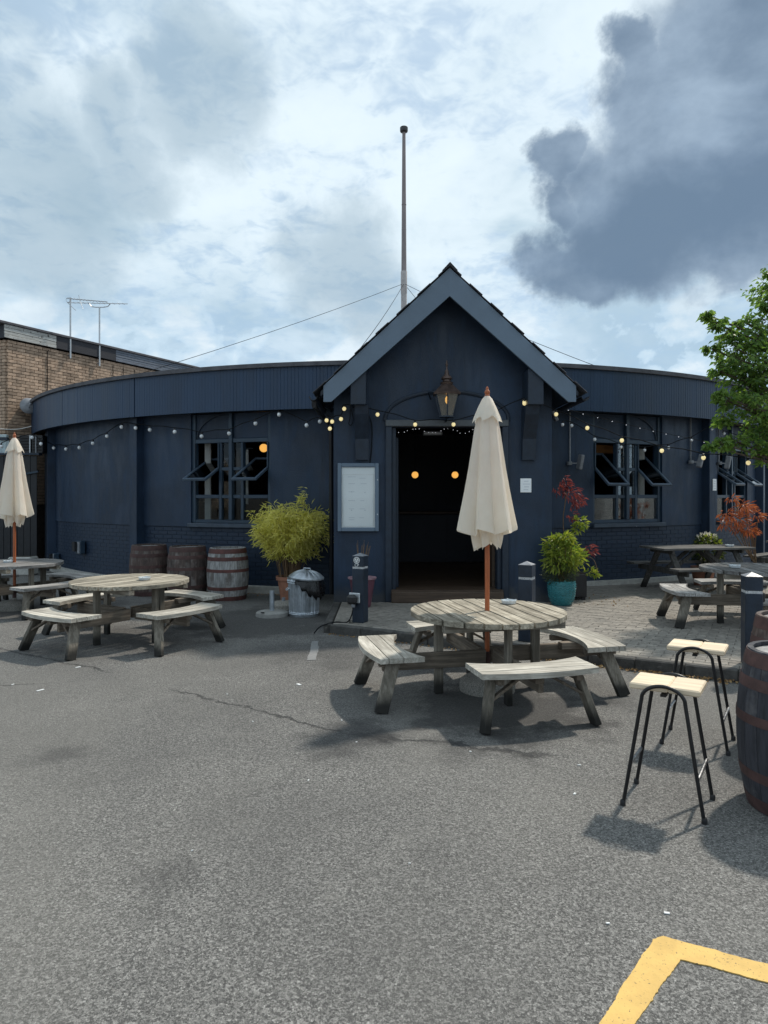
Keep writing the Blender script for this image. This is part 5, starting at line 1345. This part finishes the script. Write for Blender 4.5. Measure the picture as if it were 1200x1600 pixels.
# teal chevron pot
tp_ = tag(empty('teal_pot_plant', (2.60, 10.12, PAVE)), 'lime green shrub over herbs in a teal chevron pot beside the porch', 'plant')
prof_t = [(.001, .0), (.135, .0), (.15, .01), (.185, .12), (.20, .24), (.20, .35), (.188, .355), (.18, .33), (.001, .32)]
pot(tp_, prof_t, M_teal)
def tr_(z): 
    for (r0, z0), (r1, z1) in zip(prof_t[1:], prof_t[2:]):
        if z0 <= z <= z1: return r0 + (r1 - r0) * (z - z0) / max(1e-6, z1 - z0)
    return .2
for k in range(8):
    z0 = .06 + k * .035; pts = []
    for i in range(81):
        a_ = 2 * math.pi * i / 80; zz = z0 + .011 * (1 if i % 4 == 0 else (-1 if i % 4 == 2 else 0)); pts.append(((tr_(zz) + .001) * math.cos(a_), (tr_(zz) + .001) * math.sin(a_), zz))
    MB().tube(pts[:-1], .0055, 5, closed=True).build('chevron_rib', M_teal, tp_, 50)
MB().lathe([(.001, .325), (.18, .325)], 20).build('soil', M_soil, tp_)
P1, V1 = rand_in_ellipsoid(1500, (-.04, -.03, .46), (.25, .2, .16)); leaves('herbs', L_dark, tp_, P1, V1 + [0, 0, .5], .05, .009)
lob = [(.02, -.02, .76, .24, .16), (-.10, 0, .86, .15, .13), (.14, -.05, .68, .18, .17), (-.07, -.06, .64, .2, .14), (.03, 0, .96, .13, .07)]
P1, V1 = [], []
for (x, y, z, r_, rz_) in lob:
    a_, b_ = rand_in_ellipsoid(230, (x, y, z), (r_ * 1.1, r_ * .9, rz_ * 1.15), .15); P1.append(a_); V1.append(b_ + [0, -.1, -.35])
leaves('foliage', L_green, tp_, np.concatenate(P1), np.concatenate(V1) + RNG.normal(size=(1150, 3)) * .5, .085, .030)
m = MB()
for i in range(9): a_ = i * .7; m.tube([(.02 * math.cos(a_), .02 * math.sin(a_), .32), (.10 * math.cos(a_), .10 * math.sin(a_), .62), (.16 * math.cos(a_), .14 * math.sin(a_), .85)], [.008, .006, .003], 5)
m.build('stems', M_stem, tp_)
# dark planter behind with tall red-leaved stem and trailing greenery
dp = tag(empty('red_leaved_plant', (2.92, 10.72, PAVE)), 'thin stemmed plant with maroon leaves in a black planter behind the teal pot', 'plant')
MB().box((0, 0, .22), (.36, .34, .36), bev=.012).build('planter', M_plastic, dp)
for (x, y) in ((-.13, -.12), (.13, -.12), (-.13, .12), (.13, .12)): MB().box((x, y, .02), (.06, .06, .04)).build('foot', M_plastic, dp)
MB().box((0, 0, .405), (.32, .30, .01)).build('soil', M_soil, dp)
z0_ = PAVE
def dpz(py): return EYE + (HOR - py) / FPX * 10.72 - PAVE
def dpx(px): return (px - 600) / FPX * 10.72 - 2.92
st_ = [(-.06, 0, .4), (dpx(880), 0, dpz(820)), (dpx(882), -.02, dpz(790)), (dpx(884), -.04, dpz(765))]
m = MB(); m.tube(smooth_path(st_, 4), .007, 6); m.tube(smooth_path([(0, 0, .4), (dpx(893), -.02, dpz(850)), (dpx(900), -.03, dpz(815)), (dpx(908), -.03, dpz(808))], 4), .007, 6)
m.tube(smooth_path([(.05, -.05, .4), (dpx(905), -.08, dpz(870)), (dpx(922), -.14, dpz(872)), (dpx(930), -.16, dpz(893))], 4), .005, 5); m.build('stems', M_stem, dp)
P1, V1 = [], []
for (px, py, r_, n) in ((882, 757, .10, 42), (872, 765, .10, 36), (891, 770, .15, 75), (902, 782, .11, 55), (897, 790, .07, 20), (882, 748, .06, 14), (892, 806, .08, 16), (917, 858, .10, 34), (924, 862, .06, 14)):
    a_, b_ = rand_in_ellipsoid(n, (dpx(px), -.04, dpz(py)), (r_, r_ * .8, r_ * .8)); P1.append(a_); V1.append(b_ * .6 + [.45, -.2, -.45])
leaves('maroon_foliage', L_maroon, dp, np.concatenate(P1), np.concatenate(V1), .075, .024)
P1, V1 = [], []
for (px, py, r_, n) in ((905, 815, .09, 70), (898, 825, .08, 60), (918, 893, .06, 25), (928, 896, .05, 22), (905, 868, .06, 30)):
    a_, b_ = rand_in_ellipsoid(n, (dpx(px), -.12, dpz(py)), (r_, r_ * .8, r_ * .8)); P1.append(a_); V1.append(b_ + [.2, -.2, -.2])
leaves('green_foliage', L_green, dp, np.concatenate(P1), np.concatenate(V1), .07, .034)
# copper maple and white-flowered plant at the right
cm = tag(empty('copper_maple', (6.55, 12.15, PAVE)), 'copper red japanese maple in a tub behind the terrace tables', 'plant')
pot(cm, [(.001, 0), (.17, 0), (.22, .36), (.24, .36), (.24, .40), (.21, .40), (.2, .35), (.001, .35)], M_black)
def cmx(px): return (px - 600) / FPX * 12.0 - 6.55
def cmz(py): return EYE + (HOR - py) / FPX * 12.0 - PAVE
m = MB(); P1, V1 = [], []
for (px, py, r_, n) in ((1150, 780, .08, 35), (1163, 793, .16, 90), (1178, 792, .10, 45), (1145, 803, .15, 70), (1136, 819, .12, 50), (1160, 812, .18, 90), (1172, 826, .15, 80), (1184, 806, .10, 40), (1183, 832, .08, 35), (1152, 826, .10, 40)):
    c_ = (cmx(px), random.uniform(-.15, .1), cmz(py)); a_, b_ = rand_in_ellipsoid(n, c_, (r_, r_, r_ * .6)); P1.append(a_); V1.append(b_ * .7 + [.35, -.1, -.4])
    m.tube(smooth_path([(0, 0, .35), (c_[0] * .4, 0, .7), (c_[0] * .9, c_[1], c_[2] * .98)], 4), .008, 5)
m.build('stems', M_stem, cm); leaves('foliage', L_orange, cm, np.concatenate(P1), np.concatenate(V1), .095, .020)
wf = tag(empty('white_flower_plant', (5.70, 12.35, PAVE)), 'leafy green plant with white flowers behind the long dark picnic table', 'plant')
pot(wf, [(.001, 0), (.15, 0), (.2, .30), (.21, .33), (.19, .33), (.18, .29), (.001, .29)], M_terra)
P1, V1 = rand_in_ellipsoid(620, (.02, -.1, .62), (.26, .22, .26), .3); leaves('foliage', L_dark, wf, P1, V1 + [0, -.2, -.1], .07, .045)
P1, V1 = rand_in_ellipsoid(320, (.03, -.15, .66), (.22, .2, .22), .3); leaves('young_foliage', L_green, wf, P1, V1 + [0, -.2, .1], .06, .04)
P1, V1 = rand_in_ellipsoid(110, (.02, -.12, .86), (.17, .16, .07), .4); leaves('flowers', L_flower, wf, P1, V1 + [0, 0, .5], .04, .035)
m = MB()
for i in range(7): a_ = i * .9; m.tube([(0, 0, .29), (.1 * math.cos(a_), .1 * math.sin(a_), .7)], .006, 5)
m.build('stems', M_stem, wf)

# ------------------------------------------------------------------ tree
TD = 9.3
tx, ty = 6.35, 9.6
tr0 = tag(empty('broadleaf_tree', (tx, ty, PAVE)), 'leafy green tree overhanging the terrace table', 'tree')
def T(px, py, D=TD): p = A(px, py, D); return Vector((p.x - tx, p.y - ty, p.z - PAVE))
lobes = [(T(1150, 545), .30), (T(1118, 505), .14), (T(1105, 492), .07), (T(1175, 610, 9.5), .42), (T(1128, 693, 9.0), .12), (T(1112, 698, 9.0), .07), (T(1150, 690, 9.1), .20),
         (T(1185, 690, 9.2), .30), (T(1215, 570, 9.2), .50), (T(1125, 580), .15), (T(1112, 545), .10), (T(1135, 625, 9.1), .18), (T(1125, 615, 9.0), .08), (T(1200, 500, 9.5), .30), (T(1180, 530, 9.3), .28),
         (T(1205, 455, 9.3), .13), (T(1203, 425, 9.3), .09), (T(1200, 475, 9.3), .15), (T(1140, 560, 9.8), .25), (T(1180, 655, 9.6), .35), (T(1160, 590, 9.4), .32), (T(1215, 660, 9.1), .42), (T(1195, 710, 9.2), .16), (T(1135, 520, 9.4), .15), (T(1165, 505, 9.4), .16), (T(1130, 655, 9.5), .16),
         (T(1158, 628, 9.3), .28), (T(1165, 565, 9.2), .30), (T(1190, 640, 9.0), .34), (T(1200, 590, 9.4), .45), (T(1185, 545, 9.5), .34)]
for i in range(26):
    a_ = random.uniform(0, 6.28); r_ = random.random() ** .5
    lobes.append((Vector((.35 + 1.15 * r_ * math.cos(a_), 1.3 * r_ * math.sin(a_), random.uniform(2.1, 5.0))), random.uniform(.35, .6)))
trunk = MB(); trunk.tube(smooth_path([(0, 0, -.1), (.03, .02, .8), (-.02, 0, 1.6), (.05, .03, 2.6), (.1, 0, 3.6), (.15, 0, 4.6)], 5), [.13 - .0042 * i for i in range(26)], 10)
trunk.build('trunk', M_bark, tr0, 60)
limb = MB(); P1, V1 = [], []
for (c_, r_) in lobes:
    h0 = max(1.5, min(4.0, c_.z - .5 - .25 * Vector((c_.x, c_.y)).length)); s_ = Vector((.05, 0, h0))
    mid_ = s_.lerp(c_, .5) + Vector((0, 0, .12)); path = smooth_path([s_, mid_, c_], 5)
    limb.tube(path, [.028 * (1 - .8 * k / len(path)) + .003 for k in range(len(path))], 6)
    nt = int(13 + 120 * r_ ** 1.8)
    for k in range(nt):
        d_ = Vector((random.gauss(0, 1), random.gauss(0, 1), random.gauss(.15, .8))).normalized(); e_ = c_ + d_ * r_ * random.uniform(.55, 1.05)
        s2 = c_ + d_ * r_ * .1; limb.tube([s2, e_], [.004, .0015], 3, cap=False)
        outw = Vector((d_.x, d_.y, 0)); outw = (outw if outw.length > .1 else Vector((1, 0, 0))).normalized()
        for q in range(7):
            t_ = .35 + .65 * q / 6; b_ = s2.lerp(e_, t_); sd_ = -1 if q % 2 else 1
            P1.append(tuple(b_ + Vector((random.gauss(0, .012), random.gauss(0, .012), random.gauss(0, .012)))))
            lat = Vector((-outw.y, outw.x, 0)) * sd_ * .8
            V1.append((outw.x * .7 + lat.x + random.gauss(0, .25), outw.y * .7 + lat.y + random.gauss(0, .25), -.55 + random.gauss(0, .3)))
limb.build('branches', M_bark, tr0, 60)
leaves('crown', L_tree, tr0, P1, V1, .080, .046, fold=.2)
